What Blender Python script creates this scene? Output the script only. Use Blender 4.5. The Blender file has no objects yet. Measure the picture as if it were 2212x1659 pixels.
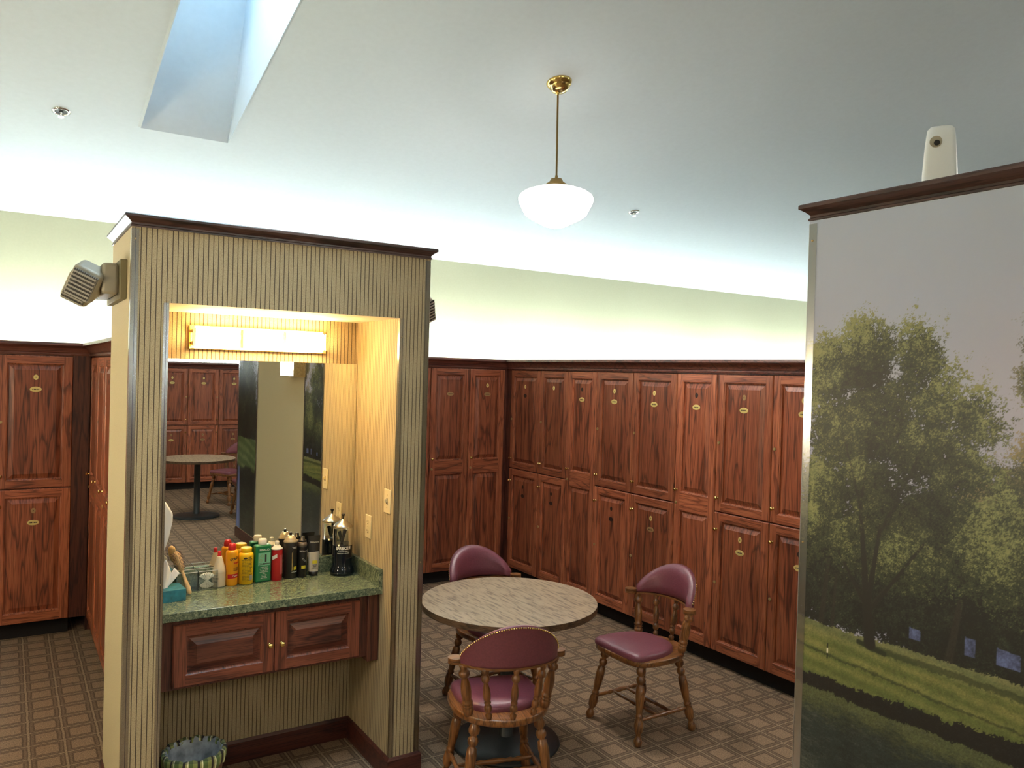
import bpy, bmesh, math, random
import numpy as np
from mathutils import Matrix, Vector
random.seed(7)
SC = bpy.context.scene
COL = SC.collection
PI = math.pi

# ---------------------------------------------------------------- camera, world, exposure
cam = bpy.data.cameras.new('camera'); CAM = bpy.data.objects.new('camera', cam); COL.objects.link(CAM)
def cam_matrix(yaw, pitch, roll):
    f = Vector((math.sin(yaw), math.cos(yaw), 0)); r = Vector((math.cos(yaw), -math.sin(yaw), 0)); u = Vector((0, 0, 1))
    f2 = f*math.cos(pitch)+u*math.sin(pitch); u2 = u*math.cos(pitch)-f*math.sin(pitch)
    r3 = r*math.cos(roll)+u2*math.sin(roll); u3 = u2*math.cos(roll)-r*math.sin(roll)
    m = Matrix((r3, u3, -f2)).transposed().to_4x4(); m.translation = (0, 0, 1.93)
    return m
CAM.matrix_world = cam_matrix(math.radians(32.58449), math.radians(-0.692082), math.radians(1.571618))
cam.sensor_width = 36; cam.lens = 27.8644; cam.clip_start = 0.02; cam.clip_end = 100
SC.camera = CAM
SC.view_settings.view_transform = 'Standard'; SC.view_settings.look = 'None'
SC.view_settings.gamma = 1; SC.view_settings.use_curve_mapping = False
SC.view_settings.exposure = 2.8
W = bpy.data.worlds.new('sky'); SC.world = W; W.use_nodes = True
W.node_tree.nodes['Background'].inputs[0].default_value = (0.62, 0.80, 1.0, 1)
W.node_tree.nodes['Background'].inputs[1].default_value = 8.5
SC.cycles.max_bounces = 10; SC.cycles.diffuse_bounces = 6; SC.cycles.transparent_max_bounces = 12
SC.cycles.sample_clamp_indirect = 6
COVE = 23.0; PEND = (.6, 9.5); PEND_FAR = 7.0; VAN = 10.8; SCONCE = 12.5

# ---------------------------------------------------------------- mesh helpers
class MB:
    def __init__(s): s.v = []; s.f = []; s.m = []; s.s = []
    def add(s, vs, fs, mi=0, sm=False):
        o = len(s.v); s.v += [tuple(v) for v in vs]
        for k, f in enumerate(fs):
            s.f.append(tuple(i+o for i in f)); s.m.append(mi[k] if isinstance(mi, (list, tuple)) else mi); s.s.append(sm)
        return s
    def box(s, x0, y0, z0, x1, y1, z1, m=0):
        # face order: -x +x -y +y -z +z
        vs = [(x, y, z) for x in (x0, x1) for y in (y0, y1) for z in (z0, z1)]
        return s.add(vs, [(0, 1, 3, 2), (4, 6, 7, 5), (0, 4, 5, 1), (2, 3, 7, 6), (0, 2, 6, 4), (1, 5, 7, 3)], m)
    def quad(s, a, b, c, d, m=0): return s.add([a, b, c, d], [(0, 1, 2, 3)], m)
    def turned(s, p0, p1, prof, n=16, m=0, caps=True):
        p0, p1 = Vector(p0), Vector(p1); d = p1-p0; z = d.normalized()
        x = z.orthogonal().normalized(); y = z.cross(x); vs = []; fs = []
        for t, r in prof:
            c = p0+d*t
            for k in range(n): vs.append(c+(x*math.cos(2*PI*k/n)+y*math.sin(2*PI*k/n))*r)
        for i in range(len(prof)-1):
            for k in range(n):
                a = i*n+k; b = i*n+(k+1) % n; fs.append((a, b, b+n, a+n))
        s.add(vs, fs, m, True)
        if caps:
            L = len(prof)
            s.add([vs[k] for k in range(n)], [tuple(reversed(range(n)))], m)
            s.add([vs[(L-1)*n+k] for k in range(n)], [tuple(range(n))], m)
        return s
    def lathe(s, prof, c=(0, 0, 0), n=28, m=0, caps=True):      # prof: (r, z)
        z0 = prof[0][1]; z1 = prof[-1][1]
        vs = []; fs = []
        for r, z in prof:
            for k in range(n): vs.append((c[0]+r*math.cos(2*PI*k/n), c[1]+r*math.sin(2*PI*k/n), c[2]+z))
        for i in range(len(prof)-1):
            for k in range(n):
                a = i*n+k; b = i*n+(k+1) % n; fs.append((a, b, b+n, a+n))
        s.add(vs, fs, m, True)
        if caps:
            L = len(prof)
            if prof[0][0] > 1e-4: s.add(vs[:n], [tuple(reversed(range(n)))], m)
            if prof[-1][0] > 1e-4: s.add(vs[(L-1)*n:], [tuple(range(n))], m)
        return s
    def prism(s, pts, z0, z1, m=0, mt=None, sm=False):
        n = len(pts)
        s.add([(x, y, z0) for x, y in pts]+[(x, y, z1) for x, y in pts], [(k, (k+1) % n, (k+1) % n+n, k+n) for k in range(n)], m, sm)
        s.add([(x, y, z0) for x, y in pts], [tuple(reversed(range(n)))], m)
        s.add([(x, y, z1) for x, y in pts], [tuple(range(n))], m if mt is None else mt)
        return s
    def grid(s, P, m=0, close=False):      # P rows of points
        nu = len(P); nv = len(P[0]); vs = [p for row in P for p in row]; fs = []
        for i in range(nu-1):
            for j in range(nv if close else nv-1):
                j2 = (j+1) % nv; fs.append((i*nv+j, i*nv+j2, (i+1)*nv+j2, (i+1)*nv+j))
        return s.add(vs, fs, m, True)
    def sphere(s, c, r, n=10, m=0, sc=(1, 1, 1)):
        P = [[(c[0]+sc[0]*r*math.sin(PI*i/n)*math.cos(2*PI*j/(2*n)), c[1]+sc[1]*r*math.sin(PI*i/n)*math.sin(2*PI*j/(2*n)), c[2]+sc[2]*r*math.cos(PI*i/n)) for j in range(2*n)] for i in range(n+1)]
        return s.grid(P, m, True)
    def sweep(s, path, prof, m=0, closed=False):
        """prof: (out, z); path: 2D points; out is to the right-hand side of the direction of travel"""
        n = len(path); rows = []
        for i, p in enumerate(path):
            p = Vector(p)
            def nrm(a, b): d = (Vector(b)-Vector(a)).normalized(); return Vector((d.y, -d.x))
            if i == 0 and not closed: N = nrm(path[0], path[1])
            elif i == n-1 and not closed: N = nrm(path[-2], path[-1])
            else:
                a = nrm(path[i-1], path[i]); b = nrm(path[i], path[(i+1) % n]); N = (a+b)/(1+a.dot(b))
            rows.append([(p.x+N.x*o, p.y+N.y*o, z) for o, z in prof])
        k = len(prof); vs = [q for r in rows for q in r]; fs = []
        for i in range(n-1 if not closed else n):
            i2 = (i+1) % n
            for j in range(k): j2 = (j+1) % k; fs.append((i*k+j, i*k+j2, i2*k+j2, i2*k+j))
        s.add(vs, fs, m)
        if not closed: s.add(rows[0], [tuple(range(k))], m); s.add(rows[-1], [tuple(reversed(range(k)))], m)
        return s
    def mesh(s, name, mats):
        me = bpy.data.meshes.new(name); me.from_pydata(s.v, [], s.f)
        for m in (mats if isinstance(mats, (list, tuple)) else [mats]): me.materials.append(m)
        me.polygons.foreach_set('material_index', s.m); me.polygons.foreach_set('use_smooth', s.s)
        me.update()
        bm = bmesh.new(); bm.from_mesh(me); bmesh.ops.remove_doubles(bm, verts=bm.verts, dist=1e-6); bmesh.ops.recalc_face_normals(bm, faces=bm.faces)
        bm.to_mesh(me); bm.free()
        return me

def link(name, me, parent=None, loc=(0, 0, 0), rot=(0, 0, 0)):
    o = bpy.data.objects.new(name, me); COL.objects.link(o); o.location = loc; o.rotation_euler = rot
    if parent: o.parent = parent
    return o
def obj(name, mb, mats, parent=None, loc=(0, 0, 0), rot=(0, 0, 0), bevel=0, seg=2, angle=40, split=False):
    o = link(name, mb.mesh(name, mats), parent, loc, rot)
    if bevel:
        b = o.modifiers.new('edge', 'BEVEL'); b.width = bevel; b.segments = seg; b.limit_method = 'ANGLE'; b.angle_limit = math.radians(angle)
    if split or bevel:
        me = o.data; me.polygons.foreach_set('use_smooth', [True]*len(me.polygons)); me.set_sharp_from_angle(angle=math.radians(35))
    return o
def thing(name, label, cat, loc=(0, 0, 0), rz=0, group=None, rot=None):
    o = bpy.data.objects.new(name, None); COL.objects.link(o); o.location = loc; o.rotation_euler = rot or (0, 0, rz); o.empty_display_size = .1
    return tag(o, label, cat, group)
def tag(o, label, cat, group=None):
    o['label'] = label; o['category'] = cat
    if group: o['group'] = group
    return o
def struct(o): o['kind'] = 'structure'; return o
def dup(root, loc, rz, label, group=None, scale=None, rot=None):
    def cp(o, par):
        c = o.copy(); COL.objects.link(c); c.parent = par
        for k in o.children: cp(k, c)
        return c
    r = cp(root, None); r.location = loc; r.rotation_euler = rot or (0, 0, rz); r['label'] = label
    if group: r['group'] = group
    if scale: r.scale = scale
    return r
def text_mesh(txt, size, depth=0.0004, bold=0.0, space=1.0):
    cu = bpy.data.curves.new('lettering', 'FONT'); cu.body = txt; cu.size = size; cu.align_x = 'CENTER'; cu.align_y = 'CENTER'; cu.extrude = depth; cu.offset = bold; cu.space_character = space
    cu.resolution_u = 3
    o = bpy.data.objects.new('lettering', cu); COL.objects.link(o)
    dg = bpy.context.evaluated_depsgraph_get(); dg.update()
    me = bpy.data.meshes.new_from_object(o.evaluated_get(dg)); bpy.data.objects.remove(o); bpy.data.curves.remove(cu)
    return me      # lies in XY plane
def letter(txt, size, mat, parent, R=None, ang=0, z=0, y=0, x=0, bold=0.0, tilt=0.0, yfront=None, space=1.0, sx=1.0):
    """writing stood upright; wrapped round a radius R, or flat on y = yfront"""
    me = text_mesh(txt, size, bold=bold, space=space); me.materials.clear(); me.materials.append(mat)
    ct, st = math.cos(tilt), math.sin(tilt)
    for v in me.vertices:
        a, b, d = v.co.x*sx, v.co.y, v.co.z; a, b = a*ct-b*st, a*st+b*ct
        if R: v.co = ((R+d)*math.sin(a/R+ang), -(R+d)*math.cos(a/R+ang), z+b)
        else: v.co = (x+a, yfront-d, z+b)
    return link('lettering', me, parent)
def patch(name, mat, parent, R, a0, a1, z0, z1, off=0.0004, skew=0.0, n=10):
    mb = MB(); P = []
    for i in range(n+1):
        t = i/n; a = a0+(a1-a0)*t
        P.append([((R+off)*math.sin(a), -(R+off)*math.cos(a), z+skew*t) for z in (z0, z1)])
    mb.grid(P); return obj(name, mb, mat, parent)

# ---------------------------------------------------------------- materials
def N(nt, t, **kw):
    n = nt.nodes.new(t)
    for k, v in kw.items():
        if k == 'op': n.operation = v
        elif k == 'inp':
            for i, x in v.items(): n.inputs[i].default_value = x
        else: setattr(n, k, v)
    return n
def base(name, col=(.5, .5, .5), rough=.5, metal=0, **kw):
    m = bpy.data.materials.new(name); m.use_nodes = True; b = m.node_tree.nodes['Principled BSDF']
    b.inputs['Base Color'].default_value = (*col, 1); b.inputs['Roughness'].default_value = rough; b.inputs['Metallic'].default_value = metal
    for k, v in kw.items():
        b.inputs[k.replace('_', ' ')].default_value = v
    return m, m.node_tree, b
def L(nt, a, b): nt.links.new(a, b)
def ramp(nt, stops, interp='LINEAR'):
    r = N(nt, 'ShaderNodeValToRGB'); r.color_ramp.interpolation = interp; e = r.color_ramp.elements
    while len(e) < len(stops): e.new(0.5)
    for i, (p, c) in enumerate(stops): e[i].position = p; e[i].color = (*c, 1) if len(c) == 3 else c
    return r
def objvec(nt, rnd=True):
    tc = N(nt, 'ShaderNodeTexCoord')
    if not rnd: return tc.outputs['Object']
    oi = N(nt, 'ShaderNodeObjectInfo'); mu = N(nt, 'ShaderNodeMath', op='MULTIPLY', inp={1: 53.0}); L(nt, oi.outputs['Random'], mu.inputs[0])
    cb = N(nt, 'ShaderNodeCombineXYZ'); L(nt, mu.outputs[0], cb.inputs[0]); L(nt, mu.outputs[0], cb.inputs[1]); L(nt, mu.outputs[0], cb.inputs[2])
    ad = N(nt, 'ShaderNodeVectorMath', op='ADD'); L(nt, tc.outputs['Object'], ad.inputs[0]); L(nt, cb.outputs[0], ad.inputs[1])
    return ad.outputs[0]
def mapped(nt, vec, scale):
    mp = N(nt, 'ShaderNodeMapping'); mp.inputs['Scale'].default_value = scale; L(nt, vec, mp.inputs[0]); return mp.outputs[0]
def bumpn(nt, b, h, strength, dist=.01):
    bp = N(nt, 'ShaderNodeBump', inp={'Strength': strength, 'Distance': dist}); L(nt, h, bp.inputs['Height']); L(nt, bp.outputs[0], b.inputs['Normal'])
def wood(name, dark, mid, light, axis='z', rough=.42, k=1.0, coat=.08, var=.22):
    m, nt, b = base(name, mid, rough, Coat_Weight=coat, Coat_Roughness=.25)
    vec = objvec(nt)
    s = {'x': (.9, 4, 9), 'y': (9, .9, 4), 'z': (9, 4, .9)}[axis]
    s2 = {'x': (7, 45, 260), 'y': (260, 7, 45), 'z': (260, 45, 7)}[axis]
    s3 = {'x': (2.5, 20, 45), 'y': (45, 2.5, 20), 'z': (45, 20, 2.5)}[axis]
    n1 = N(nt, 'ShaderNodeTexNoise', inp={'Scale': 1.0*k, 'Detail': 3.0, 'Distortion': .4}); L(nt, mapped(nt, vec, s), n1.inputs['Vector'])
    # cathedral figure: bands of the broad noise
    mm = N(nt, 'ShaderNodeMath', op='MULTIPLY', inp={1: 7.0}); L(nt, n1.outputs[0], mm.inputs[0])
    fr = N(nt, 'ShaderNodeMath', op='FRACT'); L(nt, mm.outputs[0], fr.inputs[0])
    r0 = ramp(nt, [(0, (0, 0, 0)), (.12, (.85, .85, .85)), (.75, (1, 1, 1)), (1, (0.05, 0.05, 0.05))]); L(nt, fr.outputs[0], r0.inputs[0])
    n3 = N(nt, 'ShaderNodeTexNoise', inp={'Scale': 1.0*k, 'Detail': 3.0}); L(nt, mapped(nt, vec, s3), n3.inputs['Vector'])
    mx = N(nt, 'ShaderNodeMath', op='MULTIPLY_ADD', inp={1: .34}); L(nt, r0.outputs[0], mx.inputs[0])
    m3 = N(nt, 'ShaderNodeMath', op='MULTIPLY', inp={1: .62}); L(nt, n3.outputs[0], m3.inputs[0]); L(nt, m3.outputs[0], mx.inputs[2])
    cr = ramp(nt, [(.30, dark), (.55, mid), (.80, light)]); L(nt, mx.outputs[0], cr.inputs[0])
    n2 = N(nt, 'ShaderNodeTexNoise', inp={'Scale': 1.0*k, 'Detail': 2.0}); L(nt, mapped(nt, vec, s2), n2.inputs['Vector'])
    r2 = ramp(nt, [(.36, (.35, .3, .3)), (.5, (1, 1, 1))]); L(nt, n2.outputs[0], r2.inputs[0])
    mc = N(nt, 'ShaderNodeMix', data_type='RGBA', blend_type='MULTIPLY', inp={0: .8}); L(nt, cr.outputs[0], mc.inputs[6]); L(nt, r2.outputs[0], mc.inputs[7])
    oi = N(nt, 'ShaderNodeObjectInfo'); mr = N(nt, 'ShaderNodeMapRange', inp={3: 1-var, 4: 1+var}); L(nt, oi.outputs['Random'], mr.inputs[0])
    hs = N(nt, 'ShaderNodeHueSaturation'); L(nt, mr.outputs[0], hs.inputs['Value']); L(nt, mc.outputs[2], hs.inputs['Color'])
    L(nt, hs.outputs[0], b.inputs['Base Color']); bumpn(nt, b, n2.outputs[0], .06, .002)
    return m
def plain(name, col, rough=.5, metal=0, noise=0.0, nscale=60, bump=0.0, **kw):
    m, nt, b = base(name, col, rough, metal, **kw)
    if noise or bump:
        n = N(nt, 'ShaderNodeTexNoise', inp={'Scale': nscale, 'Detail': 4.0}); L(nt, objvec(nt), n.inputs['Vector'])
        lo = tuple(c*(1-noise) for c in col); hi = tuple(min(1, c*(1+noise)) for c in col)
        r = ramp(nt, [(.3, lo), (.7, hi)]); L(nt, n.outputs[0], r.inputs[0]); L(nt, r.outputs[0], b.inputs['Base Color'])
        if bump: bumpn(nt, b, n.outputs[0], bump, .004)
    return m
def emit(name, col, s):
    m = bpy.data.materials.new(name); m.use_nodes = True; nt = m.node_tree; nt.nodes.clear()
    e = N(nt, 'ShaderNodeEmission', inp={0: (*col, 1), 1: s}); o = N(nt, 'ShaderNodeOutputMaterial'); L(nt, e.outputs[0], o.inputs[0]); return m
def clear(name, tint=(1, 1, 1), gloss=.12, rough=.08):
    """clear plastic / thin glass"""
    m = bpy.data.materials.new(name); m.use_nodes = True; nt = m.node_tree; nt.nodes.clear()
    t = N(nt, 'ShaderNodeBsdfTransparent', inp={0: (*tint, 1)}); g = N(nt, 'ShaderNodeBsdfGlossy', inp={0: (1, 1, 1, 1), 1: rough})
    fz = N(nt, 'ShaderNodeFresnel', inp={0: 1.45}); ad = N(nt, 'ShaderNodeMath', op='MULTIPLY_ADD', inp={1: 1.0, 2: gloss}); L(nt, fz.outputs[0], ad.inputs[0])
    mx = N(nt, 'ShaderNodeMixShader'); L(nt, ad.outputs[0], mx.inputs[0]); L(nt, t.outputs[0], mx.inputs[1]); L(nt, g.outputs[0], mx.inputs[2])
    o = N(nt, 'ShaderNodeOutputMaterial'); L(nt, mx.outputs[0], o.inputs[0]); return m

RD, RM, RL_ = (.14, .036, .017), (.34, .091, .040), (.48, .155, .068)
M = {}
for ax in 'xyz': M['oak_'+ax] = wood('stained_oak_'+ax, RD, RM, RL_, ax)
M['oak_panel'] = wood('stained_oak_panel', (.10, .025, .012), (.265, .068, .030), (.40, .122, .053), 'z', k=.8)
for ax in 'xyz': M['crown_'+ax] = wood('crown_oak_'+ax, (.045, .013, .009), (.12, .035, .022), (.18, .058, .034), ax, var=.05, rough=.45, coat=.15)
for ax in 'xy': M['dark_crown_'+ax] = wood('dark_crown_'+ax, (.018, .009, .007), (.055, .024, .019), (.095, .046, .037), ax, var=.05, rough=.4, coat=.2)
M['carcass'] = wood('carcass_oak', (.035, .010, .007), (.085, .024, .014), (.13, .04, .022), 'z', var=.05)
M['toe'] = plain('toe_kick_black', (.006, .004, .004), .8)
HD, HM, HL = (.11, .038, .010), (.22, .085, .024), (.32, .13, .038)
for ax in 'xyz': M['honey_'+ax] = wood('honey_oak_'+ax, HD, HM, HL, ax, rough=.28, coat=.5, var=.12, k=1.3)
M['table'] = wood('table_laminate', (.29, .20, .122), (.345, .24, .148), (.385, .272, .17), 'x', rough=.42, coat=.1, var=.02, k=1.5)
M['table_edge'] = wood('table_edge', (.04, .02, .01), (.10, .055, .028), (.16, .09, .05), 'x', var=.02)
M['leather'] = plain('maroon_leather', (.18, .046, .066), .42, noise=.12, nscale=120, bump=.15, Coat_Weight=.25, Coat_Roughness=.35)
M['brass'] = plain('polished_brass', (.78, .56, .20), .18, 1)
M['brass_dull'] = plain('dull_brass', (.42, .30, .13), .5, .6, noise=.2)
M['gold'] = plain('antique_gold', (.40, .27, .10), .35, .8)
M['plate'] = plain('brass_plate', (.72, .56, .20), .35, .35)
M['plate_dull'] = plain('worn_plate', (.36, .22, .09), .5, .3)
M['mark'] = plain('glue_mark', (.022, .008, .006), .6)
M['ceiling'] = plain('ceiling_paint', (.57, .63, .67), .75, noise=.02, nscale=30)
M['cream'] = plain('cream_paint', (.40, .385, .265), .8, noise=.02)
M['cream_end'] = plain('cream_texture', (.50, .42, .25), .75, noise=.08, nscale=180, bump=.2)
M['cove'] = emit('cove_tube', (.86, 1.0, 1.0), COVE)
M['opal'] = emit('opal_glass', (1.0, .95, .87), 1.0)
def bowl_emission(m, lo, hi):      # emission graded by height: strong bowl lights the table, weak shoulders spare the ceiling
    nt = m.node_tree; e = [n for n in nt.nodes if n.type == 'EMISSION'][0]; tc = N(nt, 'ShaderNodeTexCoord'); sp = N(nt, 'ShaderNodeSeparateXYZ'); L(nt, tc.outputs['Object'], sp.inputs[0])
    mr = N(nt, 'ShaderNodeMapRange', inp={1: -.70, 2: -.76, 3: lo, 4: hi}); L(nt, sp.outputs[2], mr.inputs[0]); L(nt, mr.outputs[0], e.inputs[1])
bowl_emission(M['opal'], *PEND)
M['opal_far'] = emit('opal_glass_bright', (1.0, .95, .87), 1.0); bowl_emission(M['opal_far'], .5, PEND_FAR*1.5)  # stronger glass for the added pendants out of view
M['vanity_glass'] = emit('vanity_glass', (1.0, .66, .28), VAN)
M['sconce_glass'] = emit('sconce_glass', (1.0, .84, .58), SCONCE)
M['white'] = plain('white_plastic', (.72, .72, .68), .35)
M['ivory'] = plain('ivory_plastic', (.66, .56, .33), .35)
M['beige'] = plain('beige_plastic', (.34, .30, .22), .45)
M['black'] = plain('black_plastic', (.012, .011, .011), .3)
M['iron'] = plain('black_iron', (.018, .021, .022), .42, noise=.15, nscale=200, bump=.1)
M['chrome'] = plain('chrome', (.75, .75, .74), .15, 1)
M['guard'] = clear('clear_corner_guard', (.95, .96, .97), .16, .2)
M['glass'] = clear('thin_glass', (.93, .96, .94), .03, .02)
M['mirror'] = plain('mirror_silver', (.86, .88, .86), .005, 1)
M['red'] = plain('red_plastic', (.55, .015, .02), .3)
M['yellow'] = plain('yellow_plastic', (.85, .52, .01), .3)
M['orange'] = plain('orange_plastic', (.85, .36, .01), .3)
M['green'] = plain('green_plastic', (.01, .19, .065), .3)
M['mint'] = plain('mint_print', (.22, .55, .33), .5)
M['ink'] = plain('dark_print', (.03, .02, .02), .6)
M['pale'] = plain('pale_print', (.75, .72, .65), .5)
M['cream_bottle'] = plain('cream_liquid', (.62, .50, .33), .3)
M['milky'] = plain('milky_plastic', (.66, .58, .42), .35)
M['teal'] = plain('teal_card', (.02, .16, .20), .5, noise=.35, nscale=40)
M['tissue'] = plain('tissue_paper', (.85, .80, .74), .9)
M['birch'] = plain('pale_wood_handle', (.62, .42, .20), .4, noise=.1)
M['bristle'] = plain('bristle', (.05, .02, .02), .6)
M['blueblack'] = plain('blue_black_liquid', (.003, .006, .012), .08)
M['steel'] = plain('brushed_steel', (.62, .58, .52), .25, 1)
M['gel'] = plain('clear_gel', (.55, .50, .42), .12)
M['yellow_print'] = plain('yellow_print', (.6, .5, .03), .4)
M['liner'] = plain('bin_liner', (.28, .30, .32), .25, bump=.6, nscale=18, noise=.5)

def wallpaper():
    m, nt, b = base('striped_wallpaper', (.4, .32, .2), .7)
    tc = N(nt, 'ShaderNodeTexCoord'); sp = N(nt, 'ShaderNodeSeparateXYZ'); L(nt, tc.outputs['Object'], sp.inputs[0])
    ad = N(nt, 'ShaderNodeMath', op='ADD'); L(nt, sp.outputs[0], ad.inputs[0]); L(nt, sp.outputs[1], ad.inputs[1])
    # world x - .439 is a stripe on the front face (y = 3.41)
    su = N(nt, 'ShaderNodeMath', op='SUBTRACT', inp={1: .439+3.41-.0194*.5}); L(nt, ad.outputs[0], su.inputs[0])
    dv = N(nt, 'ShaderNodeMath', op='DIVIDE', inp={1: .0194}); L(nt, su.outputs[0], dv.inputs[0])
    fr = N(nt, 'ShaderNodeMath', op='FRACT'); L(nt, dv.outputs[0], fr.inputs[0])
    r = ramp(nt, [(0, (0, 0, 0)), (.41, (0, 0, 0)), (.435, (1, 1, 1)), (.565, (1, 1, 1)), (.59, (0, 0, 0))]); L(nt, fr.outputs[0], r.inputs[0])
    n = N(nt, 'ShaderNodeTexNoise', inp={'Scale': 420.0, 'Detail': 2.0}); L(nt, tc.outputs['Object'], n.inputs['Vector'])
    c = ramp(nt, [(.3, (.28, .205, .105)), (.5, (.42, .33, .19)), (.7, (.50, .41, .245))]); L(nt, n.outputs[0], c.inputs[0])
    mx = N(nt, 'ShaderNodeMix', data_type='RGBA'); L(nt, r.outputs[0], mx.inputs[0]); L(nt, c.outputs[0], mx.inputs[6]); mx.inputs[7].default_value = (.035, .018, .008, 1)
    L(nt, mx.outputs[2], b.inputs['Base Color']); return m
M['paper'] = wallpaper()
def carpet():
    m, nt, b = base('patterned_carpet', (.1, .08, .05), .95)
    tc = N(nt, 'ShaderNodeTexCoord'); sp = N(nt, 'ShaderNodeSeparateXYZ')
    nw = N(nt, 'ShaderNodeTexNoise', inp={'Scale': 9.0, 'Detail': 2.0}); L(nt, tc.outputs['Object'], nw.inputs['Vector'])
    vm = N(nt, 'ShaderNodeVectorMath', op='MULTIPLY_ADD', inp={1: (.012, .012, 0)}); L(nt, nw.outputs[1], vm.inputs[0]); L(nt, tc.outputs['Object'], vm.inputs[2])
    L(nt, vm.outputs[0], sp.inputs[0])
    ds = []
    for i, o in ((0, .135), (1, 4.30)):
        su = N(nt, 'ShaderNodeMath', op='SUBTRACT', inp={1: o}); L(nt, sp.outputs[i], su.inputs[0])
        dv = N(nt, 'ShaderNodeMath', op='DIVIDE', inp={1: .155}); L(nt, su.outputs[0], dv.inputs[0])
        fr = N(nt, 'ShaderNodeMath', op='FRACT'); L(nt, dv.outputs[0], fr.inputs[0])
        sb = N(nt, 'ShaderNodeMath', op='SUBTRACT', inp={1: .5}); L(nt, fr.outputs[0], sb.inputs[0])
        ab = N(nt, 'ShaderNodeMath', op='ABSOLUTE'); L(nt, sb.outputs[0], ab.inputs[0]); ds.append(ab.outputs[0])
    mxx = N(nt, 'ShaderNodeMath', op='MAXIMUM'); L(nt, ds[0], mxx.inputs[0]); L(nt, ds[1], mxx.inputs[1])
    n = N(nt, 'ShaderNodeTexNoise', inp={'Scale': 160.0, 'Detail': 3.0}); L(nt, tc.outputs['Object'], n.inputs['Vector'])
    A, B_, C_, D_ = (.27, .175, .105), (.115, .07, .04), (.18, .115, .068), (.30, .21, .128)
    r = ramp(nt, [(0, A), (.30, A), (.318, B_), (.35, B_), (.37, C_), (.425, C_), (.435, B_), (.463, B_), (.475, D_), (.5, D_)]); L(nt, mxx.outputs[0], r.inputs[0])
    g = ramp(nt, [(.3, (.45, .42, .4)), (.7, (1.5, 1.5, 1.5))]); L(nt, n.outputs[0], g.inputs[0])
    mc = N(nt, 'ShaderNodeMix', data_type='RGBA', blend_type='MULTIPLY', inp={0: .85}); L(nt, r.outputs[0], mc.inputs[6]); L(nt, g.outputs[0], mc.inputs[7])
    L(nt, mc.outputs[2], b.inputs['Base Color']); bumpn(nt, b, n.outputs[0], .5, .004); return m
M['carpet'] = carpet()
def marble():
    m, nt, b = base('green_marble_laminate', (.1, .13, .09), .22, Coat_Weight=.3)
    vec = mapped(nt, objvec(nt, False), (1.3, 2.6, 1.3))
    n = N(nt, 'ShaderNodeTexNoise', inp={'Scale': 55.0, 'Detail': 7.0, 'Distortion': 1.2, 'Roughness': .7}); L(nt, vec, n.inputs['Vector'])
    r = ramp(nt, [(.30, (.018, .032, .026)), (.44, (.07, .10, .065)), (.55, (.17, .20, .115)), (.68, (.36, .38, .24))]); L(nt, n.outputs[0], r.inputs[0])
    L(nt, r.outputs[0], b.inputs['Base Color']); return m
M['marble'] = marble()
def plaid():
    m, nt, b = base('plaid_fabric', (.2, .2, .1), .9)
    tc = N(nt, 'ShaderNodeTexCoord'); sp = N(nt, 'ShaderNodeSeparateXYZ'); L(nt, tc.outputs['Object'], sp.inputs[0])
    at = N(nt, 'ShaderNodeMath', op='ARCTAN2'); L(nt, sp.outputs[1], at.inputs[0]); L(nt, sp.outputs[0], at.inputs[1])
    outs = []
    for src, k in ((at.outputs[0], 14/(2*PI)), (sp.outputs[2], 16.0)):
        mu = N(nt, 'ShaderNodeMath', op='MULTIPLY', inp={1: k}); L(nt, src, mu.inputs[0]); fr = N(nt, 'ShaderNodeMath', op='FRACT'); L(nt, mu.outputs[0], fr.inputs[0]); outs.append(fr)
    r1 = ramp(nt, [(0, (.25, .27, .10)), (.3, (.03, .02, .02)), (.5, (.32, .30, .14)), (.62, (.75, .70, .50)), (.70, (.10, .14, .05))], 'CONSTANT'); L(nt, outs[0].outputs[0], r1.inputs[0])
    r2 = ramp(nt, [(0, (.9, .9, .6)), (.4, (.4, .35, .3)), (.6, (1.2, 1.2, 1.0))], 'CONSTANT'); L(nt, outs[1].outputs[0], r2.inputs[0])
    mc = N(nt, 'ShaderNodeMix', data_type='RGBA', blend_type='MULTIPLY', inp={0: .8}); L(nt, r1.outputs[0], mc.inputs[6]); L(nt, r2.outputs[0], mc.inputs[7])
    L(nt, mc.outputs[2], b.inputs['Base Color']); return m
M['plaid'] = plaid()
def vcol():
    m, nt, b = base('printed_mural', (.5, .5, .5), .45, Coat_Weight=.08, Coat_Roughness=.3)
    a = N(nt, 'ShaderNodeAttribute', attribute_name='print'); L(nt, a.outputs['Color'], b.inputs['Base Color']); return m
M['mural'] = vcol()

# ---------------------------------------------------------------- room shell
YW, SL, YR = 6.95, .235, 0.2          # back wall, ceiling slope, ridge
def zc(y): return 3.030+SL*(YW-y) if y >= YR else 3.030+SL*(YW-YR)-SL*(YR-y)
X0, X1, YB = -1.6, 11.2, -5.75
struct(obj('floor', MB().box(X0-.1, YB-.1, -.05, X1+.1, YW+.1, 0), M['carpet']))
def wall_side(x, t):
    pts = [(YB, 0), (YW, 0), (YW, zc(YW)), (YR, zc(YR)), (YB, zc(YB))]
    mb = MB(); n = 5; a = [(x, p, q) for p, q in pts]; b = [(x+t, p, q) for p, q in pts]
    mb.add(a+b, [tuple(range(5)), tuple(reversed(range(5, 10)))]+[(k, (k+1) % n, (k+1) % n+n, k+n) for k in range(n)]); return mb
struct(obj('wall_back', MB().box(X0, YW, 0, X1, YW+.1, zc(YW)), M['cream']))
struct(obj('wall_front', MB().box(X0, YB-.1, 0, X1, YB, zc(YB)), M['cream']))
struct(obj('wall_left', wall_side(X0-.1, .1), M['cream']))
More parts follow.
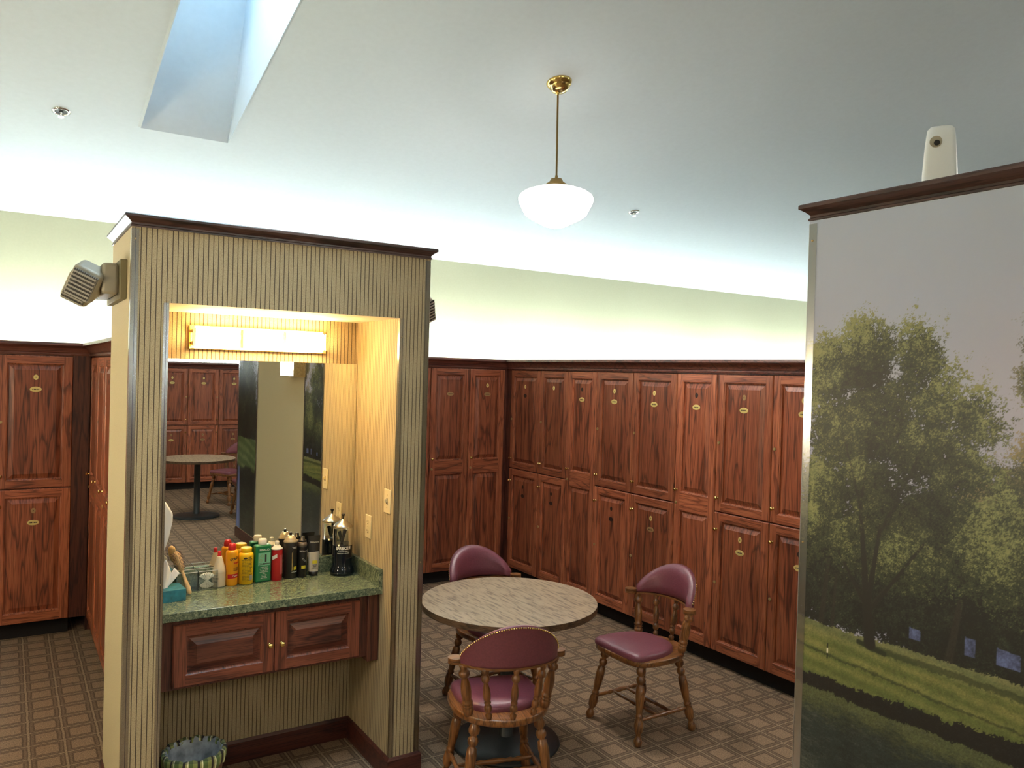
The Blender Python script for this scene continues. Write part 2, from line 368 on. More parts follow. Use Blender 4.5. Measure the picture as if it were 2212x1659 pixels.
struct(obj('wall_right', wall_side(X1, .1), M['cream']))
# ceiling with the skylight opening x .662-1.206, y 1.2-5.396
SX0, SX1, SY0, SY1, SH = .662, 1.206, 1.3, 5.396, 1.15
T = .03
mb = MB()
def slab(x0, x1, y0, y1):
    vs = [(x, y, zc(y)+h) for h in (0, T) for (x, y) in ((x0, y0), (x1, y0), (x1, y1), (x0, y1))]
    mb.add(vs, [(0, 3, 2, 1), (4, 5, 6, 7), (0, 1, 5, 4), (1, 2, 6, 5), (2, 3, 7, 6), (3, 0, 4, 7)])
slab(X0-.1, SX0, YR, YW+.1); slab(SX1, X1+.1, YR, YW+.1); slab(SX0, SX1, YR, SY0); slab(SX0, SX1, SY1, YW+.1); slab(X0-.1, X1+.1, YB-.1, YR)
CE = struct(obj('ceiling', mb, M['ceiling']))
# light shaft: the far end wall leans towards the room's middle as it rises
yt = SY1-.68*SH
def zt(y): return zc(y)+SH
mb = MB(); t = .03
zte = zc(SY1)+ (SY1-yt)/.68
A = [(SX0, SY0, zc(SY0)), (SX1, SY0, zc(SY0)), (SX1, SY1, zc(SY1)), (SX0, SY1, zc(SY1))]
B = [(SX0, SY0, zt(SY0)), (SX1, SY0, zt(SY0)), (SX1, yt, zt(yt)), (SX0, yt, zt(yt))]
mb.add(A+B, [(0, 1, 5, 4), (1, 2, 6, 5), (2, 3, 7, 6), (3, 0, 4, 7)])
SHF = obj('skylight_shaft', mb, M['ceiling'], CE)
sd = SHF.modifiers.new('thick', 'SOLIDIFY'); sd.thickness = .03; sd.offset = -1
SKY = struct(thing('window_1', 'skylight pane over the white light shaft', 'skylight')); del SKY['category']; del SKY['label']
mb = MB(); mb.add([(x, y, zt(y)+h) for h in (.01, .02) for x, y in ((SX0, SY0), (SX1, SY0), (SX1, yt), (SX0, yt))], [(0, 3, 2, 1), (4, 5, 6, 7), (0, 1, 5, 4), (1, 2, 6, 5), (2, 3, 7, 6), (3, 0, 4, 7)])
obj('pane', mb, M['glass'], SKY)
fr = MB()
for a, b in (((SX0-.04, SY0-.04), (SX0, yt+.04)), ((SX1, SY0-.04), (SX1+.04, yt+.04)), ((SX0, SY0-.04), (SX1, SY0)), ((SX0, yt), (SX1, yt+.04))):
    fr.add([(x, y, zt(y)+h) for h in (-.02, .05) for x, y in ((a[0], a[1]), (b[0], a[1]), (b[0], b[1]), (a[0], b[1]))], [(0, 3, 2, 1), (4, 5, 6, 7), (0, 1, 5, 4), (1, 2, 6, 5), (2, 3, 7, 6), (3, 0, 4, 7)])
obj('frame', fr, M['white'], SKY)
# portal that only helps the renderer find the sky through the pane
pl = bpy.data.lights.new('skylight_portal', 'AREA'); pl.shape = 'RECTANGLE'; pl.size = SX1-SX0; pl.size_y = (yt-SY0)/math.cos(math.atan(SL)); pl.cycles.is_portal = True
po = bpy.data.objects.new('skylight_portal', pl); COL.objects.link(po); po.location = ((SX0+SX1)/2, (SY0+yt)/2, zt((SY0+yt)/2)+.03); po.rotation_euler = (-math.atan(SL), 0, 0)
DOWN = math.atan(SL)

# ---------------------------------------------------------------- alcove block with the vanity
BX0, BX1, BY0, BY1, BH = .405, 1.70, 3.41, 4.05, 2.467
NX0, NX1, NY, NZ = .545, 1.55, 3.94, 2.178
mb = MB()
P_, C_, W_ = 0, 1, 2   # paper, cream texture, white
# front face with opening
for x0, z0, x1, z1 in ((BX0, 0, NX0, BH), (NX1, 0, BX1, BH), (NX0, NZ, NX1, BH)):
    mb.quad((x0, BY0, z0), (x1, BY0, z0), (x1, BY0, z1), (x0, BY0, z1), P_)
mb.quad((BX0, BY1, 0), (BX0, BY0, 0), (BX0, BY0, BH), (BX0, BY1, BH), C_)
mb.quad((BX1, BY0, 0), (BX1, BY1, 0), (BX1, BY1, BH), (BX1, BY0, BH), C_)
mb.quad((BX1, BY1, 0), (BX0, BY1, 0), (BX0, BY1, BH), (BX1, BY1, BH), C_)
mb.quad((BX0, BY0, BH), (BX1, BY0, BH), (BX1, BY1, BH), (BX0, BY1, BH), C_)
mb.quad((NX0, BY0, 0), (NX0, NY, 0), (NX0, NY, NZ), (NX0, BY0, NZ), P_)
mb.quad((NX1, NY, 0), (NX1, BY0, 0), (NX1, BY0, NZ), (NX1, NY, NZ), P_)
mb.quad((NX0, NY, 0), (NX1, NY, 0), (NX1, NY, NZ), (NX0, NY, NZ), P_)
mb.quad((NX0, BY0, NZ), (NX0, NY, NZ), (NX1, NY, NZ), (NX1, BY0, NZ), W_)
M['niche_ceiling'] = plain('alcove_ceiling_paint', (.80, .74, .60), .7)
ALC = struct(obj('wall_alcove', mb, [M['paper'], M['cream_end'], M['niche_ceiling']]))
def guard(parent, x, y, dx, dy, z0, z1, w=.026, t=.0015):
    """clear L-shaped corner strip, legs run along dx and dy from the corner x, y"""
    g = MB()
    g.box(min(x, x+dx*w), min(y, y-dy*t), z0, max(x, x+dx*w), max(y, y-dy*t), z1)
    g.box(min(x, x-dx*t), min(y-dy*t, y+dy*w), z0, max(x, x-dx*t), max(y-dy*t, y+dy*w), z1)
    return obj('corner_guard', g, M['guard'], parent)
guard(ALC, BX0, BY0, 1, 1, .11, 2.46); guard(ALC, BX1, BY0, -1, 1, .11, 2.46)
guard(ALC, NX0, BY0, -1, 1, .11, NZ, w=.02); guard(ALC, NX1, BY0, 1, 1, .11, NZ, w=.02)
sc = MB()
for x, y, z in ((BX0+.013, BY0-.003, 2.42), (BX1-.013, BY0-.003, 1.02), (NX1+.008, BY0-.003, .80), (NX1+.01, BY0-.003, 2.09), (NX0-.01, BY0-.003, 1.05)):
    sc.turned((x, y+.003, z), (x, y, z), [(0, .004), (.6, .004), (1, .002)], 8)
for y, z in ((BY0+.013, 2.42), (BY0+.013, .95)): sc.turned((BX0+.003, y, z), (BX0-.003, y, z), [(0, .004), (.6, .004), (1, .002)], 8)
obj('screw', sc, M['brass_dull'], ALC)
CROWN = [(0, 0), (.006, 0), (.006, .006), (.002, .009), (.002, .016), (.012, .026), (.022, .033), (.027, .036), (.027, .045), (.024, .049), (0, .049)]
def crown(name, path, z, mat, k=1.0, prof=CROWN):
    return struct(obj(name, MB().sweep(path, [(o*k, z+q*k) for o, q in prof]), mat, split=True))
crown('trim_1', [(BX0, BY1), (BX0, BY0), (BX1, BY0), (BX1, BY1)], BH, M['dark_crown_x'])
# baseboards
def baseb(name, path, h=.11, t=.012, mat='crown_x'):
    prof = [(0, 0), (t, 0), (t, h-.012), (t*.55, h-.004), (t*.3, h), (0, h)]
    return struct(obj(name, MB().sweep(path, prof), M[mat]))
M['base_wood'] = wood('baseboard_wood', (.03, .008, .006), (.075, .02, .014), (.11, .032, .02), 'x', var=.03)
baseb('baseboard_alcove', [(BX0, BY1), (BX0, BY0), (NX0, BY0), (NX0, NY), (NX1, NY), (NX1, BY0), (BX1, BY0), (BX1, BY1)], mat='base_wood')

# ---------------------------------------------------------------- lockers
def door_mesh(w, h, panels, s=.055):
    """front face on y=0 looking to -y; materials 0 stile, 1 rail, 2 panel"""
    mb = MB(); c = .005; D = .02
    x = [c, s, w-s, w-c]
    mb.quad((x[0], 0, c), (x[1], 0, c), (x[1], 0, h-c), (x[0], 0, h-c), 0); mb.quad((x[2], 0, c), (x[3], 0, c), (x[3], 0, h-c), (x[2], 0, h-c), 0)
    zs = [c]+[z for p in panels for z in p]+[h-c]
    for i in range(0, len(zs), 2): mb.quad((x[1], 0, zs[i]), (x[2], 0, zs[i]), (x[2], 0, zs[i+1]), (x[1], 0, zs[i+1]), 1)
    o = [(0, 0), (w, 0), (w, h), (0, h)]; i_ = [(c, c), (w-c, c), (w-c, h-c), (c, h-c)]
    def ring(a, ya, b, yb, m):
        for k in range(4):
            k2 = (k+1) % 4; mb.quad((a[k][0], ya, a[k][1]), (a[k2][0], ya, a[k2][1]), (b[k2][0], yb, b[k2][1]), (b[k][0], yb, b[k][1]), m)
    ring(o, c, i_, 0, 0); ring(o, D, o, c, 0)
    mb.quad(*[(p[0], D, p[1]) for p in o], 0)
    for z0, z1 in panels:
        def rc(d): return [(s+d, z0+d), (w-s-d, z0+d), (w-s-d, z1-d), (s+d, z1-d)]
        for (d0, y0, d1, y1, m) in ((0, 0, .003, .004, 0), (.003, .004, .007, .006, 0), (.007, .006, .009, .016, 0), (.009, .016, .016, .016, 2), (.016, .016, .043, .0035, 2), (.043, .0035, .044, .002, 2)):
            ring(rc(d0), y0, rc(d1), y1, m)
        r = rc(.044); mb.quad(*[(p[0], .002, p[1]) for p in r], 2)
    return mb
_dm = {}
DM = [M['oak_z'], M['oak_x'], M['oak_panel']]
KNOB = MB().turned((0, 0, 0), (0, -.028, 0), [(0, .009), (.1, .009), (.15, .005), (.5, .005), (.6, .009), (.75, .0125), (.9, .010), (1, .004)], 14).mesh('knob', M['brass'])
LOCK = MB().turned((0, 0, 0), (0, -.006, 0), [(0, .0105), (.7, .0105), (1, .008)], 14).mesh('lock', M['brass_dull'])
def oval(rx, rz, mat, y=-.0015):
    mb = MB(); n = 20; mb.add([(rx*math.cos(2*PI*k/n), 0, rz*math.sin(2*PI*k/n)) for k in range(n)]+[(rx*.92*math.cos(2*PI*k/n), y, rz*.9*math.sin(2*PI*k/n)) for k in range(n)],
        [(k, (k+1) % n, (k+1) % n+n, k+n) for k in range(n)]+[tuple(range(n, 2*n))]); return mb.mesh('plate', mat)
def engraved(rx, rz, mat):
    mb = MB(); n = 20; y = -.0015
    mb.add([(rx*math.cos(2*PI*k/n), 0, rz*math.sin(2*PI*k/n)) for k in range(n)]+[(rx*.92*math.cos(2*PI*k/n), y, rz*.9*math.sin(2*PI*k/n)) for k in range(n)],
        [(k, (k+1) % n, (k+1) % n+n, k+n) for k in range(n)]+[tuple(range(n, 2*n))], 0)
    m = 5 if rx > .02 else 2
    for k in range(m):
        x = (k-(m-1)/2)*rx*.24; mb.box(x-rx*.08, y-.0004, -rz*.2, x+rx*.08, y, rz*.2, 1)
    return mb.mesh('plate', [mat, M['mark']])
PN = {'b': engraved(.015, .019, M['plate']), 'd': engraved(.015, .019, M['plate_dull']), 'm': oval(.014, .017, M['mark'], -.0003)}
PL = {'b': engraved(.036, .019, M['plate']), 'd': engraved(.036, .018, M['plate_dull']), 'm': oval(.026, .017, M['mark'], -.0003)}
TOP, BOT = 1.97, .118
def door(root, w, z0, z1, panels, knob, lock, num, name, nz=None):
    key = (round(w, 4), z0, z1)
    if key not in _dm: _dm[key] = door_mesh(w, z1-z0, panels).mesh('door', DM)
    d = link('door', _dm[key], root, (.0025, 0, z0))
    link('knob', KNOB, d, (.026, 0, knob-z0)); link('lock', LOCK, d, (.024, 0, lock-z0))
    if num: link('number_plate', PN[num], d, (w/2, .002, (nz or z1-.15)-z0))
    if name: link('name_plate', PL[name], d, (w/2, .002, (nz or z1-.15)-.083-z0))
    return d
def locker(w, kind, loc, rz, plates, label, group, depth=.5, scale=None):
    r = thing('locker', label, 'locker', loc, rz, group)
    body = MB(); body.box(.0, .022, .118, w, depth, 2.0, 0); body.box(0, .078, 0, w, depth, .118, 1)
    obj('body', body, [M['carcass'], M['toe']], r)
    wd = w-.005
    if kind == 'tall':
        door(r, wd, BOT, TOP, [(.067, .887), (1.012, 1.795)], 1.147, 1.055, plates[0], plates[1])
    else:
        door(r, wd, 1.052, TOP, [(.055, TOP-1.052-.055)], 1.142, 1.511, plates[0], plates[1])
        door(r, wd, BOT, 1.045, [(.067, 1.045-BOT-.055)], .934, .577, plates[2], plates[3])
    if scale: r.scale = scale
    return r
GB = 'lockers along the right bank'
ys = [6.32, 5.835, 5.42, 5.032, 4.589, 4.124, 3.741, 3.284, 2.83, 2.39]
specs = [('two', 'bmmm', 'two-door oak locker in the far corner, brass number over a dark glue mark'),
         ('two', ['b', None, 'm', 'm'], 'two-door oak locker second from the corner, upper door with a brass number only'),
         ('tall', 'mb', 'narrow one-door oak locker third from the corner, brass name plate under a dark mark'),
         ('two', 'bbmm', 'two-door oak locker behind the table edge, bare lower door with two dark marks'),
         ('two', 'bbbd', 'two-door oak locker behind the right-hand chair back, brass plates on both doors'),
         ('tall', 'mb', 'one-door oak locker behind the right-hand chair, dark mark over a brass name plate'),
         ('two', 'dbbb', 'widest fully visible two-door oak locker, next to the one cut off by the mural wall'),
         ('two', 'bbmb', 'two-door oak locker partly hidden by the edge of the mural wall'),
         ('two', 'bbbb', 'two-door oak locker fully behind the mural wall')]
BFX = 4.03
for i, (k, p, lab) in enumerate(specs[:8]):
    locker(ys[i]-ys[i+1], k, (BFX, ys[i], 0), -PI/2, p, lab, GB)
GA = 'lockers along the back wall'
AY = 6.39
locker(.401, 'tall', (2.82, AY, 0), 0, 'bb', 'one-door oak back wall locker showing only a dark strip beside the alcove wall', GA)
locker(.401, 'tall', (3.221, AY, 0), 0, [None, 'd'], 'one-door oak back wall locker right of the alcove wall, dull name plate without number', GA)
locker(.385, 'tall', (3.622, AY, 0), 0, 'bd', 'one-door oak back wall locker beside the inner corner, round number over pinkish name plate', GA)
locker(.455, 'two', (-.05, AY, 0), 0, ['b', 'b', 'd', 'b'], 'two-door oak locker on the back wall left of the alcove wall, oval brass plates', GA)
locker(.455, 'two', (-.505, AY, 0), 0, 'bbbb', 'two-door oak back wall locker at the left edge of the photo', GA)
fl = MB(); fl.box(.405, AY+.004, .118, .512, AY+.05, 2.0); fl.box(4.007, AY+.004, .118, 4.03, AY+.05, 2.0); fl.box(4.034, 6.32, .118, 4.08, AY+.05, 2.0)
struct(obj('trim_2', fl, M['carcass']))
GL = 'lockers on the left side of the alcove wall, seen edge on'
yy = 6.34; names = ['first from the corner', 'second from the corner', 'third from the corner', 'fourth from the corner', 'last before the alcove wall']
for i in range(5):
    w = .452; yy -= w
    # faces -x : local x runs to -y
    locker(w, 'tall', (.512, yy+w, 0), -PI/2, ['m', 'm'] if i % 2 else ['m', None], 'oak locker seen edge on left of the alcove wall, ' + names[i], GL, depth=.48)
# back of that bank towards the table side
bk = MB(); bk.box(1.0, BY1, 0, 1.60, AY, 2.0); struct(obj('wall_locker_back', bk, M['carcass']))
# tops of the lockers and the ledge behind the right bank
LC = [(0, 0), (.010, 0), (.012, .008), (.006, .012), (.006, .018), (.014, .024), (.018, .038), (.030, .054), (.048, .066), (.058, .070), (.058, .084), (.054, .090), (0, .090)]
LC = [(o, q) for o, q in LC]
def lcrown(name, path, mat, z=1.976): return struct(obj(name, MB().sweep(path, [(o, z+q) for o, q in LC]), mat, split=True))
lcrown('trim_3', [(X0, AY), (.512, AY), (.512, BY1)], M['crown_x'])
lcrown('trim_4', [(1.60, AY), (4.03, AY), (4.03, 2.83)], M['crown_x'])
ld = MB(); ld.box(X0, AY+.02, 2.0, 4.03, YW, 2.02); ld.box(4.03, 2.83, 2.0, 4.53, YW, 2.02); ld.box(.512, BY1, 2.0, 1.6, AY+.02, 2.02)
ld.box(4.53, AY+.02, 0, X1, YW, 2.02); ld.box(X0, AY+.03, .118, -.505, YW, 2.0); ld.box(.512, AY+.06, .0, 2.82, YW, 2.0)
struct(obj('trim_5', ld, M['carcass']))
# ---------------------------------------------------------------- cove strip lights on the locker tops
def strip(x0, x1, y, label):
    r = thing('cove_light', label, 'light fitting', (x0, y, 2.02), 0, 'fluorescent strips on top of the lockers')
    obj('housing', MB().box(0, -.03, 0, x1-x0, .03, .022), M['white'], r)
    obj('tube', MB().turned((.03, 0, .037), (x1-x0-.03, 0, .037), [(0, .013), (1, .013)], 10), M['cove'], r)
    return r
xs = [-1.58, -1.0, -.2, 1.1, 2.6, 4.1, 5.6, 7.1, 8.6, 9.9, 11.1]
nm = ['furthest left', 'left of the left edge', 'above the left lockers', 'behind the alcove wall', 'above the inner corner', 'just past the inner corner', 'behind the mural wall', 'right of the mural wall edge', 'second from the right wall', 'furthest right']
for i in range(10): strip(xs[i]+.02, xs[i+1]-.02, 6.62, 'white fluorescent strip hidden on the locker tops, ' + nm[i])

# ---------------------------------------------------------------- vanity: counter, cabinet, mirror, lamp
CZ = .89
mb = MB(); mb.box(NX0, 3.535, CZ-.037, NX1, 3.938, CZ); mb.box(NX1-.02, 3.535, CZ, NX1-.0005, 3.938, CZ+.083); mb.box(NX0, 3.918, CZ, NX1-.02, 3.938, CZ+.083)
tag(obj('countertop', mb, M['marble'], bevel=.002), 'green marbled laminate countertop with raised splash in the striped alcove', 'countertop')
CB = thing('vanity_cabinet', 'dark red oak two-door cabinet hung under the green counter', 'cabinet', (NX0, 3.575, .55))
wv = NX1-NX0
mb = MB(); mb.box(.001, 0, 0, wv-.001, .36, .302); obj('body', mb, M['carcass'], CB)
mb = MB(); mb.box(wv-.06, -.012, -.025, wv-.001, .36, .30); obj('end_panel', mb, M['carcass'], CB, bevel=.004)
VM = [wood('vanity_stile', (.07, .02, .012), (.17, .045, .024), (.26, .08, .042), 'z', var=.02), wood('vanity_rail', (.07, .02, .012), (.17, .045, .024), (.26, .08, .042), 'x', var=.02), wood('vanity_panel', (.035, .010, .007), (.11, .03, .018), (.18, .055, .03), 'x', var=.02)]
for i, (dx, dw) in enumerate(((.068, .428), (.499, .405))):
    me = door_mesh(dw, .268, [(.05, .218)], s=.052).mesh('door', VM)
    d = link('door', me, CB, (dx, -.021, .012)); link('knob', KNOB, d, ((dw-.022) if i == 0 else .028, 0, .125))
EPS = 0.0
tag(obj('mirror', MB().box(NX0+.002, 0, 0, NX1-.002, .006, .985), [M['mirror']], loc=(0, 3.931, .976)), 'large frameless wall mirror above the green counter', 'mirror')
VL = thing('vanity_light', 'brass vanity light with three glowing glass shades above the mirror', 'wall lamp', (.716, 3.94, 2.008))
mb = MB(); mb.box(0, -.02, 0, .66, 0, .112); obj('backplate', mb, M['brass'], VL, bevel=.003)
for k in range(3):
    x0 = .028+k*.204; P = []
    for i in range(9):
        t = i/8; yb = -.028-.052*math.sin(PI*t)**.6
        P.append([(x0, yb, .004+.104*t), (x0+.197, yb, .004+.104*t)])
    g = MB().grid(P); sh = obj('glass_shade', g, M['vanity_glass'], VL)
    s_ = sh.modifiers.new('thick', 'SOLIDIFY'); s_.thickness = .003
for x in (.012, .226, .430, .642):
    mb = MB(); mb.box(x-.007, -.075, .02, x+.007, -.02, .035); mb.box(x-.007, -.075, .075, x+.007, -.02, .09); mb.box(x-.007, -.08, .012, x+.007, -.07, .098); obj('bracket', mb, M['brass'], VL, bevel=.001)
# switch and socket on the right-hand cheek of the alcove
def wallplate(name, label, cat, y, z, kind):
    r = thing(name, label, cat, (NX1, y, z), -PI/2)
    mb = MB(); mb.box(-.037, -.006, -.058, .037, 0, .058); obj('plate', mb, M['ivory'], r, bevel=.003)
    if kind == 's':
        mb = MB(); mb.box(-.005, -.02, -.004, .005, -.006, .012); obj('toggle', mb, M['ivory'], r, bevel=.001)
        mb = MB(); mb.box(-.007, -.0068, -.014, .007, -.006, .014); obj('slot', mb, M['mark'], r)
    else:
        mb = MB()
        for s in (-1, 1): mb.turned((0, -.006, s*.022), (0, -.008, s*.022), [(0, .015), (1, .015)], 20)
        obj('socket_face', mb, M['ivory'], r)
        mb = MB()
        for s in (-1, 1):
            for q in (-.006, .006): mb.box(q-.0012, -.0086, s*.022-.002, q+.0012, -.008, s*.022+.007)
            mb.turned((0, -.008, s*.022-.008), (0, -.0086, s*.022-.008), [(0, .0025), (1, .0025)], 8)
        obj('slot', mb, M['mark'], r)
    mb = MB()
    for s in ((-.045, .045) if kind == 's' else (0,)): mb.turned((0, -.006, s*.66), (0, -.0072, s*.66), [(0, .003), (1, .002)], 8)
    obj('screw', mb, M['brass_dull'], r)
wallplate('light_switch', 'ivory toggle light switch, the higher plate on the striped alcove side', 'light switch', 3.495, 1.308, 's')
wallplate('wall_socket', 'ivory double wall socket beside the blue jar, the lower plate', 'socket', 3.722, 1.148, 'o')
# soap dispenser on the left cheek
SD = thing('soap_dispenser', 'white wall-mounted soap dispenser half hidden by the left alcove edge', 'soap dispenser', (NX0, 3.79, 1.11))
sec = [(0, .0), (.055, .0), (.072, .05), (.088, .13), (.088, .165), (.060, .215), (0, .24)]
mb = MB(); n = len(sec); mb.add([(x, y, z) for y in (-.055, .055) for x, z in sec], [tuple(range(n)), tuple(reversed(range(n, 2*n)))]+[(k, (k+1) % n, (k+1) % n+n, k+n) for k in range(n)])
obj('case', mb, M['white'], SD, bevel=.008, seg=3, angle=20)
mb = MB(); mb.turned((.055, 0, -.0), (.060, 0, .06), [(0, .008), (.5, .014), (1, .012)], 12); obj('nozzle', mb, M['milky'], SD)

# ---------------------------------------------------------------- toiletries
def at(x, y, name, label, cat, rz=0, group=None): return thing(name, label, cat, (x, y, CZ), rz, group)
VIEW = math.radians(-15)
# tissue box
TB = at(.600, 3.765, 'tissue_box', 'teal tissue box with a white tissue at the left end of the counter', 'tissue box', math.radians(5))
mb = MB(); mb.box(-.045, -.06, 0, .085, .06, .052); obj('carton', mb, M['teal'], TB, bevel=.001)
mb = MB()
for q, (pk, hgt, lean, wd, yo) in enumerate(((.35, .135, .012, .052, -.012), (.7, .085, .040, .060, .012))):
    P = []
    for i in range(13):
        v = i/12; row = []
        for j in range(19):
            u_ = j/18; h_ = hgt*(.45+.55*max(0, 1-abs(u_-pk)/.65)); fold = math.sin(u_*9+q*2)*(.003+.011*v)*(1-.3*v)
            row.append((.004+(u_-.5)*wd*(.45+.95*v-.45*v*v)+lean*v, yo+fold, .046+v*h_))
        P.append(row)
    mb.grid(P)
ti = obj('tissue', mb, M['tissue'], TB); s_ = ti.modifiers.new('thick', 'SOLIDIFY'); s_.thickness = .0012
# clear organiser with cotton swabs
OR = at(.80, 3.872, 'swab_holder', 'clear acrylic two-part holder with cotton swabs beside the tissue box', 'holder')
def open_box(x0, x1, y0, y1, h, t=.002):
    b = MB(); b.box(x0, y0, 0, x1, y1, t); b.box(x0, y0, 0, x0+t, y1, h); b.box(x1-t, y0, 0, x1, y1, h); b.box(x0, y0, 0, x1, y0+t, h); b.box(x0, y1-t, 0, x1, y1, h); return b
obj('left_bin', open_box(-.130, -.037, -.03, .03, .088), M['glass'], OR); obj('right_bin', open_box(-.033, .052, -.03, .03, .090), M['glass'], OR)
rim = MB()
for x0, x1 in ((-.130, -.037), (-.033, .052)):
    rim.box(x0, -.031, .087, x1, -.029, .0895); rim.box(x0, .029, .087, x1, .031, .0895)
obj('rim', rim, M['pale'], OR)
SW = tag(link('cotton_swabs', None), 'bundle of white cotton swabs fanned out in the clear holder', 'cotton swabs', None); SW['kind'] = 'stuff'
SW.location = (.8, 3.872, CZ)
mb = MB(); random.seed(5)
for k in range(60):
    a = random.uniform(-.62, .62); b = random.uniform(-.25, .25); c = (random.uniform(-.004, .006)+.009, random.uniform(-.004, .004), .038)
    d = Vector((math.sin(a)*2.4, math.sin(b)*.6, 1)).normalized()*.036; c = Vector(c)
    mb.turned(c-d, c+d, [(0, .0014), (.02, .0026), (.12, .0027), (.2, .0013), (.8, .0013), (.88, .0027), (.98, .0026), (1, .0014)], 6)
o = obj('swab', mb, M['tissue'], SW)
cu_ = at(.755, 3.80, 'glass_tumbler', 'clear glass tumbler behind the cotton swab holder', 'glass'); cu_.location = (.838, 3.868, CZ)
bpy.data.objects.remove(cu_)
# hairbrush leaning on the holder
HB = thing('hairbrush', 'pale wooden hairbrush with dark bristles leaning between tissue box and holder', 'hairbrush', (.722, 3.792, CZ+.004), rot=(math.radians(-20), math.radians(-19), math.radians(-8)))
mb = MB()
mb.turned((0, 0, 0), (0, 0, .115), [(0, .004), (.05, .009), (.25, .0115), (.6, .008), (.9, .0065), (1, .009)], 14); obj('handle', mb, M['birch'], HB)
mb = MB(); mb.turned((0, 0, .112), (0, 0, .205), [(0, .009), (.15, .016), (.5, .018), (.85, .016), (.97, .009), (1, .003)], 16); obj('head', mb, M['birch'], HB)
mb = MB(); random.seed(2)
for i in range(13):
    for j in range(7):
        a = -PI/2+(j-3)*.36; z = .122+i*.0062; p = Vector((.015*math.cos(a), .015*math.sin(a), z)); q = p+Vector((math.cos(a), math.sin(a), random.uniform(-.05, .15)))*.013
        mb.turned(p, q, [(0, .0011), (1, .0008)], 4)
obj('bristles', mb, M['bristle'], HB)
# cream bottle with red cap
b1 = at(.868, 3.888, 'lotion_bottle', 'milky lotion bottle with a small red cap next to the cotton swabs', 'bottle')
obj('bottle', MB().lathe([(.026, 0), (.029, .003), (.0295, .07), (.027, .085), (.016, .125), (.012, .137), (.0115, .143)], n=28), M['milky'], b1)
obj('cap', MB().lathe([(.0095, .143), (.0095, .147), (.008, .148), (.0085, .164), (.006, .166)], n=16), M['red'], b1)
obj('contents_band', MB().lathe([(.0293, .004), (.0299, .07)], n=28, caps=False), M['cream_bottle'], b1)
for k in range(3): letter(['POUR', 'HOMME', 'lotion'][k], .008, M['ink'], b1, R=.0303, ang=-.75, z=.055-.014*k)
# orange powder
b2 = at(.925, 3.886, 'powder_bottle', 'orange powder bottle with a red flip cap between lotion and yellow bottle', 'bottle')
obj('bottle', MB().lathe([(.026, 0), (.028, .003), (.0285, .145), (.0285, .155), (.026, .163), (.018, .168)], n=28), M['orange'], b2)
obj('cap', MB().lathe([(.018, .166), (.0185, .17), (.018, .185), (.014, .196), (.006, .2)], n=20), M['red'], b2)
patch('label_band', M['red'], b2, .0286, -.9, 1.2, .035, .055, skew=.003)
letter('GOLD', .0145, M['ink'], b2, R=.0290, ang=.15, z=.128, bold=.0004, tilt=.25); letter('BOND', .012, M['red'], b2, R=.0290, ang=.65, z=.108, bold=.0004)
letter('Classic', .010, M['pale'], b2, R=.0295, ang=.35, z=.047, tilt=.1)
for k in range(3): letter('MEDICATED', .0045, M['ink'], b2, R=.0290, ang=.45, z=.085-.006*k)
# yellow powder
b3 = at(.990, 3.880, 'powder_bottle', 'yellow powder bottle with a yellow lid between orange and green bottles', 'bottle')
obj('bottle', MB().lathe([(.030, 0), (.034, .004), (.0345, .135), (.033, .145), (.026, .152)], n=30), M['yellow'], b3)
obj('cap', MB().lathe([(.0255, .152), (.0265, .154), (.0265, .170), (.024, .174)], n=26), M['yellow'], b3)
mb = MB(); mb.sphere((0, 0, 0), 1, 10, sc=(.010, .002, .0045)); o = obj('emblem', mb, M['ink'], b3); o.location = (-.0105, -.0335, .128)
for k in range(15):
    letter(['GOLD BOND medicated', 'powder relieves itch', 'helps absorb moisture', 'directions apply freely', 'warnings external use'][k % 5], .0052, M['ink'], b3, R=.0349, ang=-.1, z=.117-.0068*k if k < 11 else .117-.0068*k)
letter('BODY', .0062, M['ink'], b3, R=.0349, ang=.28, z=.130); letter('POWDER', .0062, M['ink'], b3, R=.0349, ang=.3, z=.123)
patch('barcode', M['beige'], b3, .0347, .25, .75, .022, .045, off=.001)
# green talc
b4 = at(1.068, 3.886, 'talc_bottle', 'green rectangular talc bottle with a round cream cap', 'bottle', math.radians(4))
mb = MB(); mb.box(-.039, -.020, 0, .039, .020, .180); obj('bottle', mb, M['green'], b4, bevel=.008, seg=4)
obj('cap', MB().lathe([(.019, .180), (.0195, .182), (.0195, .204), (.017, .207)], n=24), M['pale'], b4)
mb = MB(); mb.box(-.026, -.0208, .080, .033, -.0201, .142); obj('label_panel', mb, M['mint'], b4)
letter('PINAUD', .0135, M['pale'], b4, yfront=-.0210, z=.156, x=.004, bold=.0002); letter('CLUBMAN', .0115, M['ink'], b4, yfront=-.0214, z=.088, x=.003, bold=.0004)
mb = MB(); mb.box(.006, -.0214, .098, .014, -.0208, .134); obj('emblem', mb, M['ink'], b4, bevel=.001)
mb = MB()
for k, (cx_, cz_, rr) in enumerate(((-.012, .118, .010), (-.014, .106, .006), (-.008, .127, .006))):
    for i in range(16):
        a = 2*PI*i/16; mb.box(cx_+rr*math.cos(a)-.0008, -.0214, cz_+rr*math.sin(a)-.0008, cx_+rr*math.cos(a)+.0008, -.0208, cz_+rr*math.sin(a)+.0008)
obj('scroll', mb, M['gold'], b4)
for k in range(8): letter(['FINEST TALC', 'for after the bath', 'for after shave', 'soothing powder', 'white', 'net weight', 'PINAUD', 'NEW YORK'][k], .0062, M['pale'], b4, yfront=-.0210, z=.072-.0075*k, x=.003)
